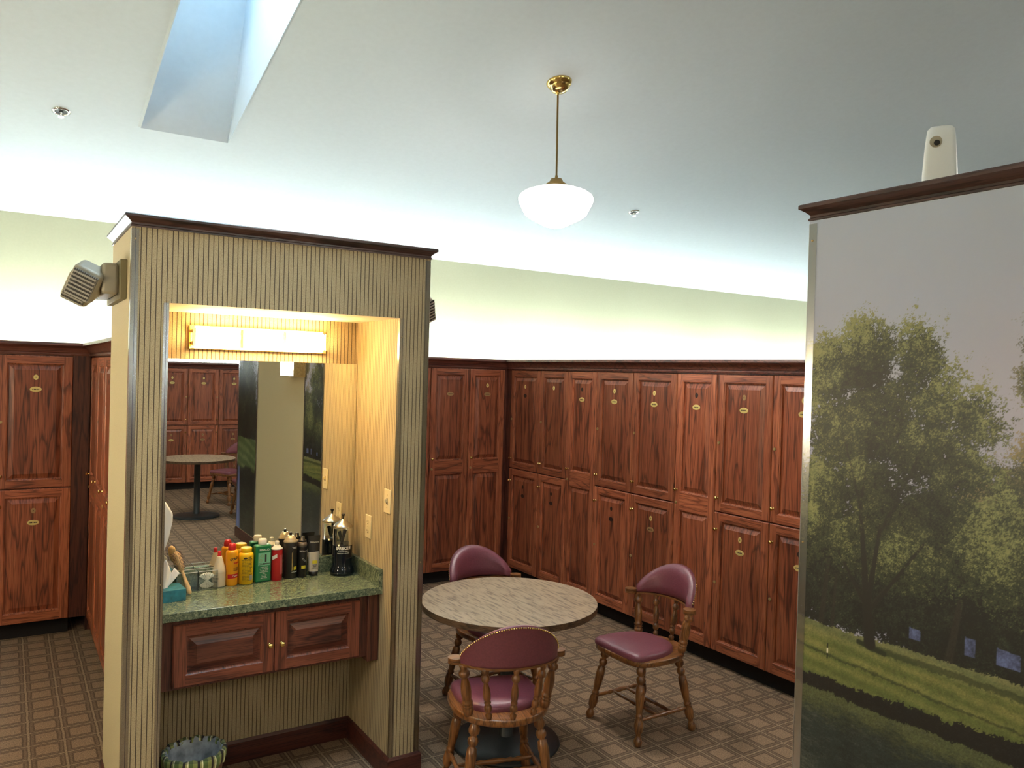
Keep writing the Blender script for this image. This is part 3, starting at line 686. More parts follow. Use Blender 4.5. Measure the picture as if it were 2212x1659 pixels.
# red spray can
b5 = at(1.138, 3.884, 'spray_can', 'red spray can with a cream nozzle beside the green talc', 'spray can')
obj('can', MB().lathe([(.026, 0), (.0272, .002), (.0272, .150), (.0275, .154), (.0255, .157)], n=28), M['red'], b5)
obj('shoulder', MB().lathe([(.0278, .151), (.0278, .156), (.022, .160), (.015, .168), (.014, .171)], n=24), M['pale'], b5)
obj('nozzle', MB().lathe([(.0105, .170), (.0100, .189), (.008, .191)], n=16), M['pale'], b5)
patch('label_stripe', M['pale'], b5, .0275, -1.2, -.2, .10, .118, skew=.014); patch('label_stripe', plain('pink_print', (.6, .12, .12), .5), b5, .0275, .35, 1.2, .03, .125)
# large black can
b6 = at(1.205, 3.884, 'hairspray_can', 'tall black hairspray can with a domed champagne top', 'spray can')
obj('can', MB().lathe([(.031, 0), (.0325, .002), (.0325, .178), (.030, .184)], n=30), M['black'], b6)
obj('shoulder', MB().lathe([(.0335, .180), (.0338, .186), (.028, .191), (.0262, .198), (.020, .207), (.016, .209), (.015, .213)], n=26), plain('champagne', (.50, .42, .28), .35, .4), b6)
obj('nozzle', MB().lathe([(.007, .212), (.007, .224), (.005, .229)], n=12), M['black'], b6)
obj('base_ring', MB().lathe([(.0328, -.0), (.0330, .003)], n=26, caps=False), M['chrome'], b6)
letter('TRES', .0115, M['pale'], b6, R=.0330, ang=.35, z=.155, bold=.0002); patch('label_patch', M['yellow_print'], b6, .0327, .25, .9, .045, .062)
patch('label_streak', M['brass_dull'], b6, .0326, -.05, .1, .04, .13, skew=.01); letter('EXTRA HOLD', .006, M['pale'], b6, R=.0331, ang=.5, z=.035)
# slim black can
b7 = at(1.265, 3.886, 'mousse_can', 'slim black mousse can with a silver neck behind the clear tube', 'spray can')
obj('can', MB().lathe([(.023, 0), (.0245, .002), (.0245, .150), (.024, .155)], n=26), M['black'], b7)
obj('neck', MB().lathe([(.0238, .154), (.0245, .162), (.022, .172), (.018, .176)], n=24), plain('dull_silver', (.30, .24, .20), .3, .8), b7)
obj('cap', MB().lathe([(.020, .175), (.020, .184), (.012, .186), (.010, .202), (.004, .204)], n=20), M['black'], b7)
letter('TRESemme', .0095, M['pale'], b7, R=.0249, ang=.0, z=.132); patch('label_patch', M['yellow_print'], b7, .0247, -.4, .5, .044, .060)
patch('label_curve', M['pale'], b7, .0247, -.3, .7, .098, .0995, skew=-.02); patch('label_curve', M['pale'], b7, .0247, -.3, .7, .092, .0932, skew=-.02)
# gel tube
b8 = at(1.325, 3.888, 'gel_tube', 'clear and black hair gel tube standing on its black cap', 'tube')
def tube_rows(z0, z1, w0, w1, d0, d1, n=24, m=6):
    return [[((w0+(w1-w0)*i/m)*math.cos(2*PI*j/n), (d0+(d1-d0)*i/m)*math.sin(2*PI*j/n), z0+(z1-z0)*i/m) for j in range(n)] for i in range(m+1)]
obj('tube', MB().grid(tube_rows(.022, .120, .025, .029, .021, .012), close=True), M['gel'], b8)
obj('tube_top', MB().grid(tube_rows(.120, .200, .0292, .032, .0122, .0015), close=True), M['black'], b8)
obj('cap', MB().lathe([(.021, 0), (.022, .002), (.023, .022)], n=24), M['black'], b8)
letter('TRESemme', .0105, M['pale'], b8, yfront=-.0085, z=.168, x=.0); 
mb = MB(); mb.box(-.012, -.019, .062, .014, -.0175, .078); obj('label_patch', M and mb, M['yellow_print'], b8)
for k in range(3): letter(['EXTRA', 'FIRM', 'CONTROL'][k], .007, M['ink'], b8, yfront=-.0215, z=.055-.008*k)
# disinfectant jar
b9 = at(1.462, 3.850, 'disinfectant_jar', 'tall glass comb jar of dark blue liquid with a steel lid, BARBICIDE lettering', 'jar')
obj('liquid', MB().lathe([(.050, .003), (.055, .006), (.055, .030), (.0465, .045), (.0465, .158)], n=40), M['blueblack'], b9)
obj('glass', MB().lathe([(.0575, 0), (.060, .004), (.0595, .022), (.053, .040), (.0490, .050), (.0490, .232), (.051, .236)], n=40, caps=False), M['glass'], b9)
obj('foot_shell', MB().lathe([(.058, .0), (.0603, .004), (.0598, .022), (.0533, .040), (.0493, .05), (.0493, .150)], n=40, caps=False), M['blueblack'], b9)
obj('lid', MB().lathe([(.048, .240), (.051, .242), (.050, .246), (.038, .258), (.028, .264), (.018, .272), (.010, .279), (.006, .282)], n=36), M['steel'], b9)
obj('lid_knob', MB().lathe([(.005, .28), (.005, .292), (.0095, .302), (.009, .306)], n=16), M['black'], b9)
mb = MB(); mb.turned((0, 0, .17), (0, 0, .262), [(0, .0015), (1, .0015)], 6); obj('lift_rod', mb, M['chrome'], b9)
letter('BARBICIDE', .020, M['pale'], b9, R=.0500, ang=-.25, z=.139, bold=.0008, sx=.80)
letter('* DISINFECTANT *', .0065, M['pale'], b9, R=.0500, ang=-.25, z=.123); letter('FUNGICIDE & VIRUCIDE', .0058, M['pale'], b9, R=.0500, ang=-.25, z=.114)
for k, (a, c) in enumerate((((-.012, .004), (.010, -.006)), ((.006, .0), (-.018, .004)))):
    cmb = MB(); p = Vector((a[0], a[1], .12)); q = Vector((c[0], c[1], .228-.01*k)); d = (q-p).normalized(); n_ = d.cross(Vector((0, 1, 0)))
    cmb.add([p+n_*s+Vector((0, e, 0)) for e in (-.001, .001) for s in (-.004, .004)]+[q+n_*s+Vector((0, e, 0)) for e in (-.001, .001) for s in (-.010, .010)], [(0, 1, 3, 2), (4, 6, 7, 5), (0, 4, 5, 1), (2, 3, 7, 6), (0, 2, 6, 4), (1, 5, 7, 3)])
    tag(obj('comb', cmb, M['black'], loc=(1.462, 3.850, CZ)), ['black comb leaning right in the comb jar', 'black comb leaning left in the comb jar'][k], 'comb', 'combs in the jar')

# ---------------------------------------------------------------- waste basket
WB = thing('waste_basket', 'round waste basket with a plaid cloth rim and a grey bag liner under the counter', 'waste basket', (.712, 3.575, 0))
obj('basket', MB().lathe([(.095, 0), (.098, .004), (.122, .262)], n=36, caps=False), wood('basket_wood', (.07, .03, .02), (.16, .08, .045), (.22, .12, .07), 'z'), WB)
rows = []
for i in range(9):
    a = PI*i/8; rows.append([((.124+.011*math.cos(PI-a*1)*-1*1.0+.0025*math.sin(7*k))*math.cos(2*PI*k/48), (.124+.011*math.cos(PI-a)*-1+.0025*math.sin(7*k))*math.sin(2*PI*k/48), .262+.022*math.sin(a)+.002*math.sin(5*k)) for k in range(48)])
prof = [(.124, .225), (.128, .228), (.131, .245), (.132, .268), (.128, .280), (.121, .283), (.115, .277), (.112, .262)]
obj('cloth_rim', MB().grid([[((r+.003*math.sin(k*1.9+r*90))*math.cos(2*PI*k/56), (r+.003*math.sin(k*1.9+r*90))*math.sin(2*PI*k/56), z+.0035*math.sin(k*1.3)) for k in range(56)] for r, z in prof], close=True), M['plaid'], WB)
obj('bag', MB().grid([[((r+.004*math.sin(k*2.3+z*60))*math.cos(2*PI*k/56), (r+.004*math.sin(k*2.3+z*60))*math.sin(2*PI*k/56), z+.003*math.sin(k*1.7)) for k in range(56)] for r, z in [(.119, .279), (.113, .272), (.106, .2), (.098, .12), (.088, .05), (.03, .03), (.001, .032)]], close=True), M['liner'], WB)

# ---------------------------------------------------------------- emergency lights
M['lens'] = plain('ribbed_lens', (.42, .40, .36), .12, .2); M['lens_dark'] = plain('lens_groove', (.06, .055, .05), .3)
def emergency(label, x, y, z, side, reach=.135):
    r = thing('emergency_light', label, 'emergency light', (x, y, z)); s = side
    mb = MB(); mb.box(0, -.24, -.08, s*.025, .24, .08); obj('mounting_plate', mb, plain('plate_olive', (.20, .17, .09), .6), r, bevel=.003)
    mb = MB(); mb.box(s*.025, -.19, -.06, s*.085, .19, .066); obj('case', mb, M['beige'], r, bevel=.012, seg=3)
    for k, (yy_, aim) in enumerate(((-.13, -.9), (.13, .5))):
        h = thing('lamp_head', '', 'x'); del h['label']; del h['category']
        h.parent = r; h.location = (s*reach, yy_, -.012); h.rotation_euler = (math.radians(24), math.radians(-26)*s, math.radians(-14 if s < 0 else 10)); h.scale = (1.1, 1.1, 1.1)
        mb = MB(); mb.box(-.052, -.045, -.062, .052, .05, .062); sh = obj('shell', mb, M['beige'], h, bevel=.018, seg=4)
        mb = MB()
        mb.box(-.042, -.056, -.05, .042, -.044, .05, 0)
        for q in range(7):
            zq = -.045+q*.015; mb.box(-.040, -.0615, zq-.0045, .040, -.056, zq+.0025, 0)
        obj('lens', mb, M['lens'], h)
        mb = MB()
        for q in range(7):
            for w_ in range(12): mb.box(-.0385+w_*.007-.0022, -.0600, -.045+q*.015+.0030, -.0385+w_*.007+.0022, -.0560, -.045+q*.015+.010)
        obj('lens_cells', mb, M['lens_dark'], h)
        mb = MB().turned((s*-.05, .02, 0), (0, .02, 0), [(0, .018), (1, .018)], 14); obj('swivel', mb, M['beige'], h)
    return r
emergency('beige twin-head emergency light on the left end of the alcove wall', BX0, 3.765, 2.27, -1)
emergency('emergency light peeking out behind the right edge of the alcove wall', BX1, 3.80, 2.262, 1, reach=.075)

# ---------------------------------------------------------------- mural wall
WX, WY0, WY1, WT = 2.25, -1.45, 1.70, .26
WM = struct(obj('wall_mural', MB().box(WX, WY0, 0, WX+WT, WY1, BH), M['cream_end']))
crown('trim_6', [(WX+WT, WY0), (WX+WT, WY1), (WX, WY1), (WX, WY0)], BH, M['dark_crown_y'], k=1.1)
baseb('baseboard_mural', [(WX+WT, WY0), (WX+WT, WY1), (WX, WY1), (WX, WY0)], mat='base_wood')
def fbm(shape, beta, seed, an=1.0):
    r = np.random.default_rng(seed); h, w = shape
    fy = np.fft.fftfreq(h)[:, None]*h/an; fx = np.fft.fftfreq(w)[None, :]*h
    k = np.sqrt(fx**2+fy**2); k[0, 0] = 1e9
    F = np.fft.fft2(r.standard_normal((h, w)))/k**beta; a = np.real(np.fft.ifft2(F)); a -= a.mean(); return a/a.std()
def mixc(a, b, t): t = np.clip(t, 0, 1)[..., None]; return a*(1-t)+np.asarray(b)*t
def lin(c): c = np.asarray(c)/255.; return np.where(c <= .04045, c/12.92, ((c+.055)/1.055)**2.4)
def seg_d(U, Z, a, b):
    a = np.array(a); b = np.array(b); d = b-a; t = np.clip(((U-a[0])*d[0]+(Z-a[1])*d[1])/(d@d), 0, 1)
    return np.hypot(U-a[0]-t*d[0], Z-a[1]-t*d[1]), t
def paint(kind, w, h):
    res = .0026; nu = int(w/res); nz = int(h/res)
    u = np.linspace(0, w, nu); z = np.linspace(.12, .12+h, nz); U, Z = np.meshgrid(u, z)
    g = lambda b, s, an=1.0: fbm(U.shape, b, s, an)
    n1, n2, n3, n4 = g(1.4, 1), g(1.0, 2), g(.45, 3), g(1.9, 4)
    sky = mixc(np.broadcast_to(lin((164, 166, 190)), U.shape+(3,)), lin((170, 178, 192)), (Z-1.7)/.8); sky = mixc(sky, lin((182, 170, 184)), np.clip((U-.3)*1.1, 0, 1)*np.clip((2.35-Z)*3, 0, 1)+.05*n4)
    img = sky
    G = 1.155
    def foliage(img, blobs, th, dk, md, lt, seed, amp=.42, hole=1.0, top=2.1, bot=1.2):
        D = np.full(U.shape, -9.); S = np.zeros(U.shape)
        for bx, bz, rx, rz in blobs:
            dx, dz = (U-bx)/rx, (Z-bz)/rz; v = 1-np.hypot(dx, dz); m = v > D; D = np.where(m, v, D); S = np.where(m, .55*dz-.45*dx, S)
        a = g(1.35, seed); b = g(.85, seed+1); c_ = g(.25, seed+2)
        dens = D+amp*(.42*a+.34*b+.10*c_)*hole-th
        al = np.clip(dens*9, 0, 1)
        v = .42*S+.26*g(1.5, seed+3)+.24*b+.16*c_+.75*((Z-bot)/(top-bot)-.5)
        c = mixc(np.broadcast_to(lin(dk), U.shape+(3,)), lin(md), .42+.85*v); c = mixc(c, lin(lt), (v-.25)*1.5)
        return img*(1-al[..., None])+c*al[..., None]
    def trunk(img, a, b, r0, r1, col=(38, 34, 30)):
        d, t = seg_d(U, Z, a, b); r = r0+(r1-r0)*t; al = np.clip((r-d)/.003+.5, 0, 1)
        return img*(1-al[..., None])+lin(col)*(1+.5*n3[..., None]*.3)*al[..., None]
    if kind == 'A':
        img = foliage(img, [(.70, 1.62, .16, .16), (.60, 1.55, .16, .16), (.44, 1.56, .12, .12), (.30, 1.50, .1, .1)], .0, (28, 30, 28), (92, 94, 68), (150, 132, 92), 30)
        img = foliage(img, [(.56, 1.40, .26, .24), (.70, 1.35, .2, .25), (.35, 1.33, .2, .16), (.06, 1.34, .12, .2), (.18, 1.26, .16, .10), (.48, 1.25, .3, .12)], -.10, (12, 15, 15), (50, 58, 44), (98, 100, 66), 40, top=1.75, bot=1.0)
        img = foliage(img, [(.72, 2.08, .09, .10), (.70, 1.94, .07, .09), (.76, 2.0, .08, .22)], .05, (50, 55, 44), (96, 98, 76), (130, 124, 98), 50)
        for a, b, r0, r1 in (((.50, 1.14), (.53, 1.33), .012, .008), ((.09, 1.16), (.11, 1.36), .010, .007), ((.03, 1.18), (.01, 1.4), .006, .004), ((.13, 1.15), (.14, 1.32), .006, .004)): img = trunk(img, a, b, r0, r1)
        for a, b in (((.385, 1.19), (.42, 1.222)), ((.545, 1.19), (.575, 1.24)), ((.63, 1.19), (.69, 1.235))):
            m = (U > a[0]) & (U < b[0]) & (Z > a[1]) & (Z < b[1]+.1*(a[0]-U)+.0*Z); img = np.where(m[..., None], lin((92, 104, 150))*(.7+.25*n2[..., None]*(1))*(.9+.1*n3[..., None]), img)
        # grass
        gr = mixc(np.broadcast_to(lin((84, 94, 46)), U.shape+(3,)), lin((128, 126, 70)), .5+.5*np.sin(Z*150+U*14+n4*1.2)*.6+.2*n2)
        gr = mixc(gr, lin((112, 112, 84)), (Z-1.10)*10); gr = mixc(gr, lin((66, 84, 38)), .5-(Z-.99)*9+.2*n2)
        edge = G+.004*n2+.0*U
        img = np.where((Z < edge)[..., None], gr*(1+.12*n3[..., None]), img)
        for zc0, sl, wd, u0 in ((1.128, -.02, .010, .25), (1.050, -.06, .004, 0.0)):
            d = np.abs(Z-(zc0+sl*(U-.25)+.003*n2)); a = np.clip((wd-d)/.004+.5, 0, 1)*(U > u0)*.75; img = mixc(img, lin((40, 52, 28)), a)
        for a, b, r0, r1 in (((.262, 1.135), (.245, 1.28), .020, .013), ((.245, 1.27), (.205, 1.62), .012, .006), ((.25, 1.25), (.29, 1.55), .010, .005), ((.255, 1.24), (.42, 1.47), .007, .004), ((.235, 1.26), (.14, 1.40), .007, .003), ((.28, 1.48), (.38, 1.68), .005, .003), ((.21, 1.55), (.13, 1.82), .005, .002), ((.22, 1.6), (.26, 1.9), .005, .002), ((.38, 1.68), (.46, 1.9), .004, .002), ((.26, 1.9), (.33, 2.02), .003, .001), ((.16, 1.7), (.06, 1.88), .003, .001)):
            img = trunk(img, a, b, r0, r1, (34, 32, 28))
        d, _ = seg_d(U, Z, (.225, 1.13), (.31, 1.118)); img = mixc(img, lin((30, 38, 22)), np.clip((.010-d)/.004, 0, 1))
        crown_b = [(.09, 1.95, .12, .13), (.22, 2.00, .11, .15), (.12, 1.78, .16, .16), (.25, 1.80, .17, .18), (.395, 2.00, .085, .15), (.45, 1.88, .10, .13), (.40, 1.74, .17, .12), (.53, 1.83, .09, .10), (.50, 1.70, .12, .09), (.10, 1.60, .16, .14), (.25, 1.62, .17, .13), (.03, 1.46, .10, .10), (.20, 1.45, .12, .08), (.44, 1.56, .16, .10), (.36, 1.42, .13, .07), (.60, 1.50, .14, .13), ]
        img = foliage(img, crown_b, .17, (13, 18, 16), (70, 78, 50), (138, 140, 88), 60, amp=.68, hole=1.0)
        for a, b, r0, r1 in (((.262, 1.135), (.247, 1.28), .019, .013), ((.247, 1.27), (.215, 1.56), .011, .007), ((.25, 1.25), (.285, 1.50), .010, .006), ((.262, 1.24), (.42, 1.47), .006, .004), ((.238, 1.26), (.14, 1.40), .006, .003), ((.285, 1.48), (.38, 1.68), .005, .003), ((.215, 1.55), (.14, 1.80), .005, .002), ((.22, 1.58), (.26, 1.85), .005, .002), ((.38, 1.68), (.44, 1.85), .003, .002), ((.26, 1.85), (.32, 2.0), .003, .001), ((.10, 1.86), (.06, 1.95), .002, .001)):
            d, t = seg_d(U, Z, a, b); r = r0+(r1-r0)*t; al = np.clip((r-d)/.003+.5, 0, 1)*np.clip(.75-.45*n2+(1.45-Z)*2.5, 0, 1); img = mixc(img, lin((26, 24, 22)), al)
        m = (np.abs(U-.116) < .0028) & (Z > 1.043) & (Z < 1.093); mk = np.where((Z > 1.060) & (Z < 1.078), 1., 0.)
        img = np.where(m[..., None], mixc(np.broadcast_to(lin((24, 30, 18)), U.shape+(3,)), lin((220, 215, 190)), mk), img)
        # bank and water
        img = np.where((Z < .982+.006*n2+.02*U)[..., None], lin((14, 14, 14))*(1+.8*np.clip(n3, 0, 2)[..., None]), img)
        wt = mixc(np.broadcast_to(lin((78, 84, 52)), U.shape+(3,)), lin((34, 44, 42)), (.925-Z)*14+.25*g(1.0, 71, 3.))
        col = np.exp(-((U-.20)/.03)**2)+.8*np.exp(-((U-.34)/.05)**2)+.6*np.exp(-((U-.55)/.06)**2)
        wt = mixc(wt, lin((105, 108, 96)), (.86-Z)*1.4*(np.sin(U*24+1)*.5+.4)+.12*g(.8, 72, 4.)); wt = mixc(wt, lin((20, 28, 28)), (col*.6+.2*g(.8, 73, 5.))*(Z < .90)*(Z > .45))
        wt = mixc(wt, lin((90, 95, 112)), (.62-Z)*1.1)
        img = np.where((Z < .937+.004*n2)[..., None], wt*(1+.18*n3[..., None]), img)
    else:
        img = foliage(img, [(.30, 1.60, .30, .75), (.50, 1.75, .30, .8), (.68, 1.6, .25, .6)], .12, (12, 15, 15), (50, 55, 46), (84, 86, 68), 80)
        img = foliage(img, [(.1, 1.35, .3, .25), (.4, 1.30, .4, .22), (.7, 1.3, .3, .25)], -.05, (8, 11, 10), (34, 40, 30), (60, 66, 46), 84)
        gr = mixc(np.broadcast_to(lin((66, 86, 48)), U.shape+(3,)), lin((120, 132, 92)), .3+.4*np.sin(Z*60-U*10+n4)+.2*n2)
        img = np.where((Z < G+.01*n2)[..., None], gr, img)
        wt = mixc(np.broadcast_to(lin((20, 28, 26)), U.shape+(3,)), lin((60, 68, 58)), .3+.4*g(.9, 91, 3.)); wt = mixc(wt, lin((120, 135, 190)), 1.2-np.abs(U-.72)*12-(Z-.35)*1.2)
        img = np.where((Z < .80+.03*n1)[..., None], wt, img)
    return u, z, np.clip(img, 0, 1)
def mural(kind, y_far, w, h, label):
    u, z, img = paint(kind, w, h); nz, nu = len(z), len(u)
    U, Z = np.meshgrid(u, z); co = np.zeros((nz*nu, 3), 'f'); co[:, 1] = (-U).ravel(); co[:, 2] = Z.ravel()
    i = np.arange((nz-1)*(nu-1)); r = i//(nu-1); c = i % (nu-1); a = r*nu+c
    q = np.stack([a, a+nu, a+nu+1, a+1], 1).astype('i')
    me = bpy.data.meshes.new('printed_sheet'); me.vertices.add(nz*nu); me.vertices.foreach_set('co', co.ravel())
    me.loops.add(q.size); me.loops.foreach_set('vertex_index', q.ravel()); me.polygons.add(len(q)); me.polygons.foreach_set('loop_start', np.arange(0, q.size, 4, dtype='i')); me.polygons.foreach_set('loop_total', np.full(len(q), 4, 'i'))
    me.update(calc_edges=True); me.validate()
    at_ = me.color_attributes.new('print', 'FLOAT_COLOR', 'POINT'); col = np.ones((nz*nu, 4), 'f'); col[:, :3] = img.reshape(-1, 3); at_.data.foreach_set('color', col.ravel())
    me.materials.append(M['mural'])
    r_ = thing('photo_mural', label, 'mural', (WX, y_far, 0))
    link('printed_sheet', me, r_, (-.0045, 0, 0))
    obj('backing', MB().box(-.004, -w, .12, 0, 0, .12+h), M['white'], r_)
    for yg in (0, -w):
        gm = MB(); s = 1 if yg == 0 else -1
        gm.box(-.0065, min(yg, yg-s*.028), .13, -.0050, max(yg, yg-s*.028), .11+h)
        if yg == 0: gm.box(-.0065, 0, .13, .02, .0015, .11+h)
        obj('edge_strip', gm, M['guard'], r_)
    sm = MB()
    for z_ in (.45, 1.40, 2.40): sm.turned((-.004, -.012, z_), (-.009, -.012, z_), [(0, .004), (1, .003)], 8)
    obj('screw', sm, M['brass_dull'], r_)
    return r_
mural('A', 1.70, .785, 2.346, 'tall photo mural of a leafy tree, lawn and pond at the right edge')
mural('B', -.63, .815, 2.346, 'photo mural on the same wall seen only in the mirror, left of the cream section')

# sconce on the cream part of the mural wall (seen in the mirror)
def sconce(x, y, z, rz, label):
    SO = thing('wall_sconce', label, 'wall lamp', (x, y, z), rz, 'square wall sconces')
    mb = MB(); mb.box(-.10, -.205, 0, 0, .205, .008); mb.box(-.10, -.205, .050, 0, .205, .055); mb.box(-.102, -.212, .292, 0, .212, .31); 
    for y_ in (-.21, .20):
        mb.box(-.1, y_, 0, 0, y_+.01, .3)
    obj('frame', mb, M['brass_dull'], SO)
    obj('glass', MB().box(-.098, -.198, .010, -.01, .198, .29), M['sconce_glass'], SO)
sconce(WX, .69, 1.855, 0, 'square glowing wall sconce on the cream wall, seen in the mirror')
sconce(X0, 4.5, 1.62, PI, 'square wall sconce on the left wall lighting the locker aisle')  # added out of view to warm the left lockers and floor
sconce(X0, 2.4, 1.62, PI, 'square wall sconce on the left wall nearer the camera')  # second added sconce, more low warm light for the left aisle
# air freshener on top of the mural wall
AF = thing('air_freshener', 'white air freshener dispenser standing on top of the mural wall', 'air freshener', (WX+.13, 1.345, BH+.0), math.radians(-62))
rows = []
for i, (z_, wx, dp) in enumerate(((0, .049, .040), (.10, .048, .040), (.17, .044, .038), (.215, .040, .035), (.238, .037, .032), (.246, .030, .026), (.248, .001, .001))):
    rows.append([(wx*(abs(math.cos(a))**.55)*(1 if math.cos(a) > 0 else -1), dp*(abs(math.sin(a))**.55)*(1 if math.sin(a) > 0 else -1), z_) for a in [2*PI*k/40 for k in range(40)]])
obj('case', MB().grid(rows, close=True), M['white'], AF)
mb = MB().turned((-.012, -.030, .196), (-.012, -.040, .196), [(0, .016), (1, .017)], 20); obj('nozzle_recess', mb, M['beige'], AF)
mb = MB().turned((-.009, -.036, .192), (-.009, -.044, .192), [(0, .009), (1, .008)], 14); obj('nozzle', mb, M['black'], AF)

# ---------------------------------------------------------------- pendants
def pendant(x, y, label, glass='opal_far'):
    zc0 = zc(y); r = thing('pendant_lamp', label, 'pendant lamp', (x, y, zc0), 0, 'schoolhouse pendant lamps')
    c = MB().lathe([(.020, -.058), (.046, -.055), (.058, -.030), (.062, -.024), (.070, -.021), (.078, -.006), (.080, .002)], n=32); obj('canopy', c, M['brass'], r, rot=(-DOWN if y >= YR else DOWN, 0, 0))
    obj('hang_ball', MB().sphere((0, .012, -.062), .012, 8), M['brass'], r)
    d0 = 3.141-3.727
    obj('rod', MB().turned((0, .01, -.06), (0, 0, d0), [(0, .006), (.97, .006), (.97, .009), (1, .009)], 12), M['gold'], r)
    obj('fitter', MB().lathe([(.012, d0), (.034, d0-.004), (.042, d0-.020), (.066, d0-.038), (.070, d0-.050), (.070, d0-.058)], n=32), M['gold'], r)
    k = d0-.052
    obj('glass_shade', MB().lathe([(.068, k), (.085, k-.002), (.140, k-.016), (.195, k-.036), (.222, k-.055), (.231, k-.075), (.226, k-.097), (.200, k-.150), (.188, k-.172), (.160, k-.192), (.100, k-.224), (.060, k-.243), (.03, k-.251), (.001, k-.253)], n=48), M[glass], r)
    return r
pendant(2.829, 3.984, 'brass rod pendant lamp with a glowing white schoolhouse glass shade', 'opal')
pendant(2.829, -2.4, 'pendant lamp behind the camera above the second table')  # added out of view as general light on lockers and floor
pendant(-.6, -2.4, 'pendant lamp behind the camera on the left side')  # another added fill pendant, never in view
pendant(6.6, 1.2, 'pendant lamp in the aisle behind the mural wall')  # added fill pendant hidden from view by the wall
# sprinklers
def sprinkler(x, y, label):
    r = thing('sprinkler', label, 'sprinkler', (x, y, zc(y)), 0, 'ceiling sprinklers', rot=(-DOWN, 0, 0))
    obj('escutcheon', MB().lathe([(.050, 0), (.050, -.004), (.040, -.008), (.034, -.008), (.034, .0)], n=28, caps=False), M['chrome'], r)
    obj('cup', MB().lathe([(.034, .003), (.02, .004), (.001, .004)], n=20, caps=False), plain('dark_cup', (.05, .05, .05), .5), r, loc=(0, 0, -.006))
    mb = MB(); mb.turned((0, 0, -.002), (0, 0, -.022), [(0, .009), (.5, .007), (1, .004)], 10)
    for s in (-1, 1): mb.turned((s*.009, 0, -.004), (s*.011, 0, -.02), [(0, .002), (1, .002)], 6); mb.turned((s*.011, 0, -.02), (0, 0, -.036), [(0, .002), (1, .002)], 6)
    mb.turned((0, 0, -.036), (0, 0, -.038), [(0, .016), (1, .016)], 14); obj('head', mb, M['chrome'], r)
sprinkler(.249, 5.375, 'recessed chrome ceiling sprinkler left of the skylight')
sprinkler(4.67, 5.379, 'recessed chrome ceiling sprinkler right of the pendant lamp')

# ---------------------------------------------------------------- round tables
def table(x, y, label, post=.035):
    r = thing('round_table', label, 'table', (x, y, 0), PI/2, 'round pedestal tables')
    n = 96; pts = [(.46*math.cos(2*PI*k/n), .46*math.sin(2*PI*k/n)) for k in range(n)]
    mb = MB(); mb.prism(pts, .718, .75, 1, 0, True); obj('tabletop', mb, [M['table'], M['table_edge']], r, bevel=.002)
    obj('pedestal', MB().lathe([(.06, .03), (.045, .034), (.038, .04), (.038, .69), (.10, .70), (.10, .717)], n=28), M['iron'], r)
    obj('base', MB().lathe([(.28, 0), (.285, .006), (.278, .018), (.20, .030), (.07, .040), (.03, .041)], n=48), M['iron'], r)
    return r
table(2.245, 3.48, 'round oak-top pedestal table in the middle of the three maroon chairs')
table(2.09, -2.83, 'round pedestal table reflected in the left part of the mirror')

# ---------------------------------------------------------------- chairs (local +y is the front)
def seat_outline(n=64, g=0.0):
    pts = []
    for k in range(n):
        a = 2*PI*k/n; c, s = math.cos(a), math.sin(a)
        if s < 0: x = .226*c; y = .232*s
        else: e = .42; x = (.226-.022*s)*abs(c)**e*(1 if c > 0 else -1); y = .215*abs(s)**e
        pts.append((x*(1-g), y*(1-g)))
    return pts
LEGP = [(0, .016), (.03, .018), (.08, .026), (.12, .024), (.145, .015), (.155, .014), (.17, .021), (.20, .0245), (.235, .021), (.25, .015), (.262, .015), (.275, .021), (.36, .0245), (.48, .0225), (.60, .017), (.62, .0165), (.632, .021), (.65, .021), (.66, .017), (.69, .0225), (.76, .026), (.82, .023), (.86, .0145), (.875, .013), (.89, .0165), (.93, .0235), (.96, .0235), (.985, .019), (1, .015)]
STRP = [(0, .007), (.1, .009), (.2, .0125), (.26, .008), (.3, .012), (.36, .009), (.5, .0145), (.64, .009), (.7, .012), (.74, .008), (.8, .0125), (.9, .009), (1, .007)]
SPT = [(0, .010), (.05, .014), (.10, .0155), (.13, .009), (.15, .009), (.18, .016), (.24, .0175), (.28, .0145), (.30, .010), (.33, .0155), (.345, .0155), (.37, .010), (.40, .0155), (.50, .0175), (.62, .0145), (.70, .010), (.73, .010), (.755, .017), (.80, .0195), (.845, .0165), (.87, .010), (.89, .010), (.93, .014), (1, .014)]
SPK = [(0, .016), (.04, .021), (.10, .0245), (.15, .0235), (.165, .020), (.18, .0235), (.20, .0235), (.215, .019), (.23, .0235), (.27, .0245), (.29, .019), (.33, .021), (.45, .0235), (.58, .022), (.72, .014), (.74, .0135), (.76, .021), (.80, .0255), (.85, .0235), (.88, .014), (.92, .017), (1, .020)]
def rail_pt(t, off=0.0):       # t -1..1 along the curved back
    th = t*math.radians(76); R = .218; x = R*math.sin(th)/math.sin(math.radians(76)); y = -.135-.118*(math.cos(th)-math.cos(math.radians(76)))/(1-math.cos(math.radians(76)))
    d = Vector((x, y+.05)).normalized(); return x+d.x*off, y+d.y*off
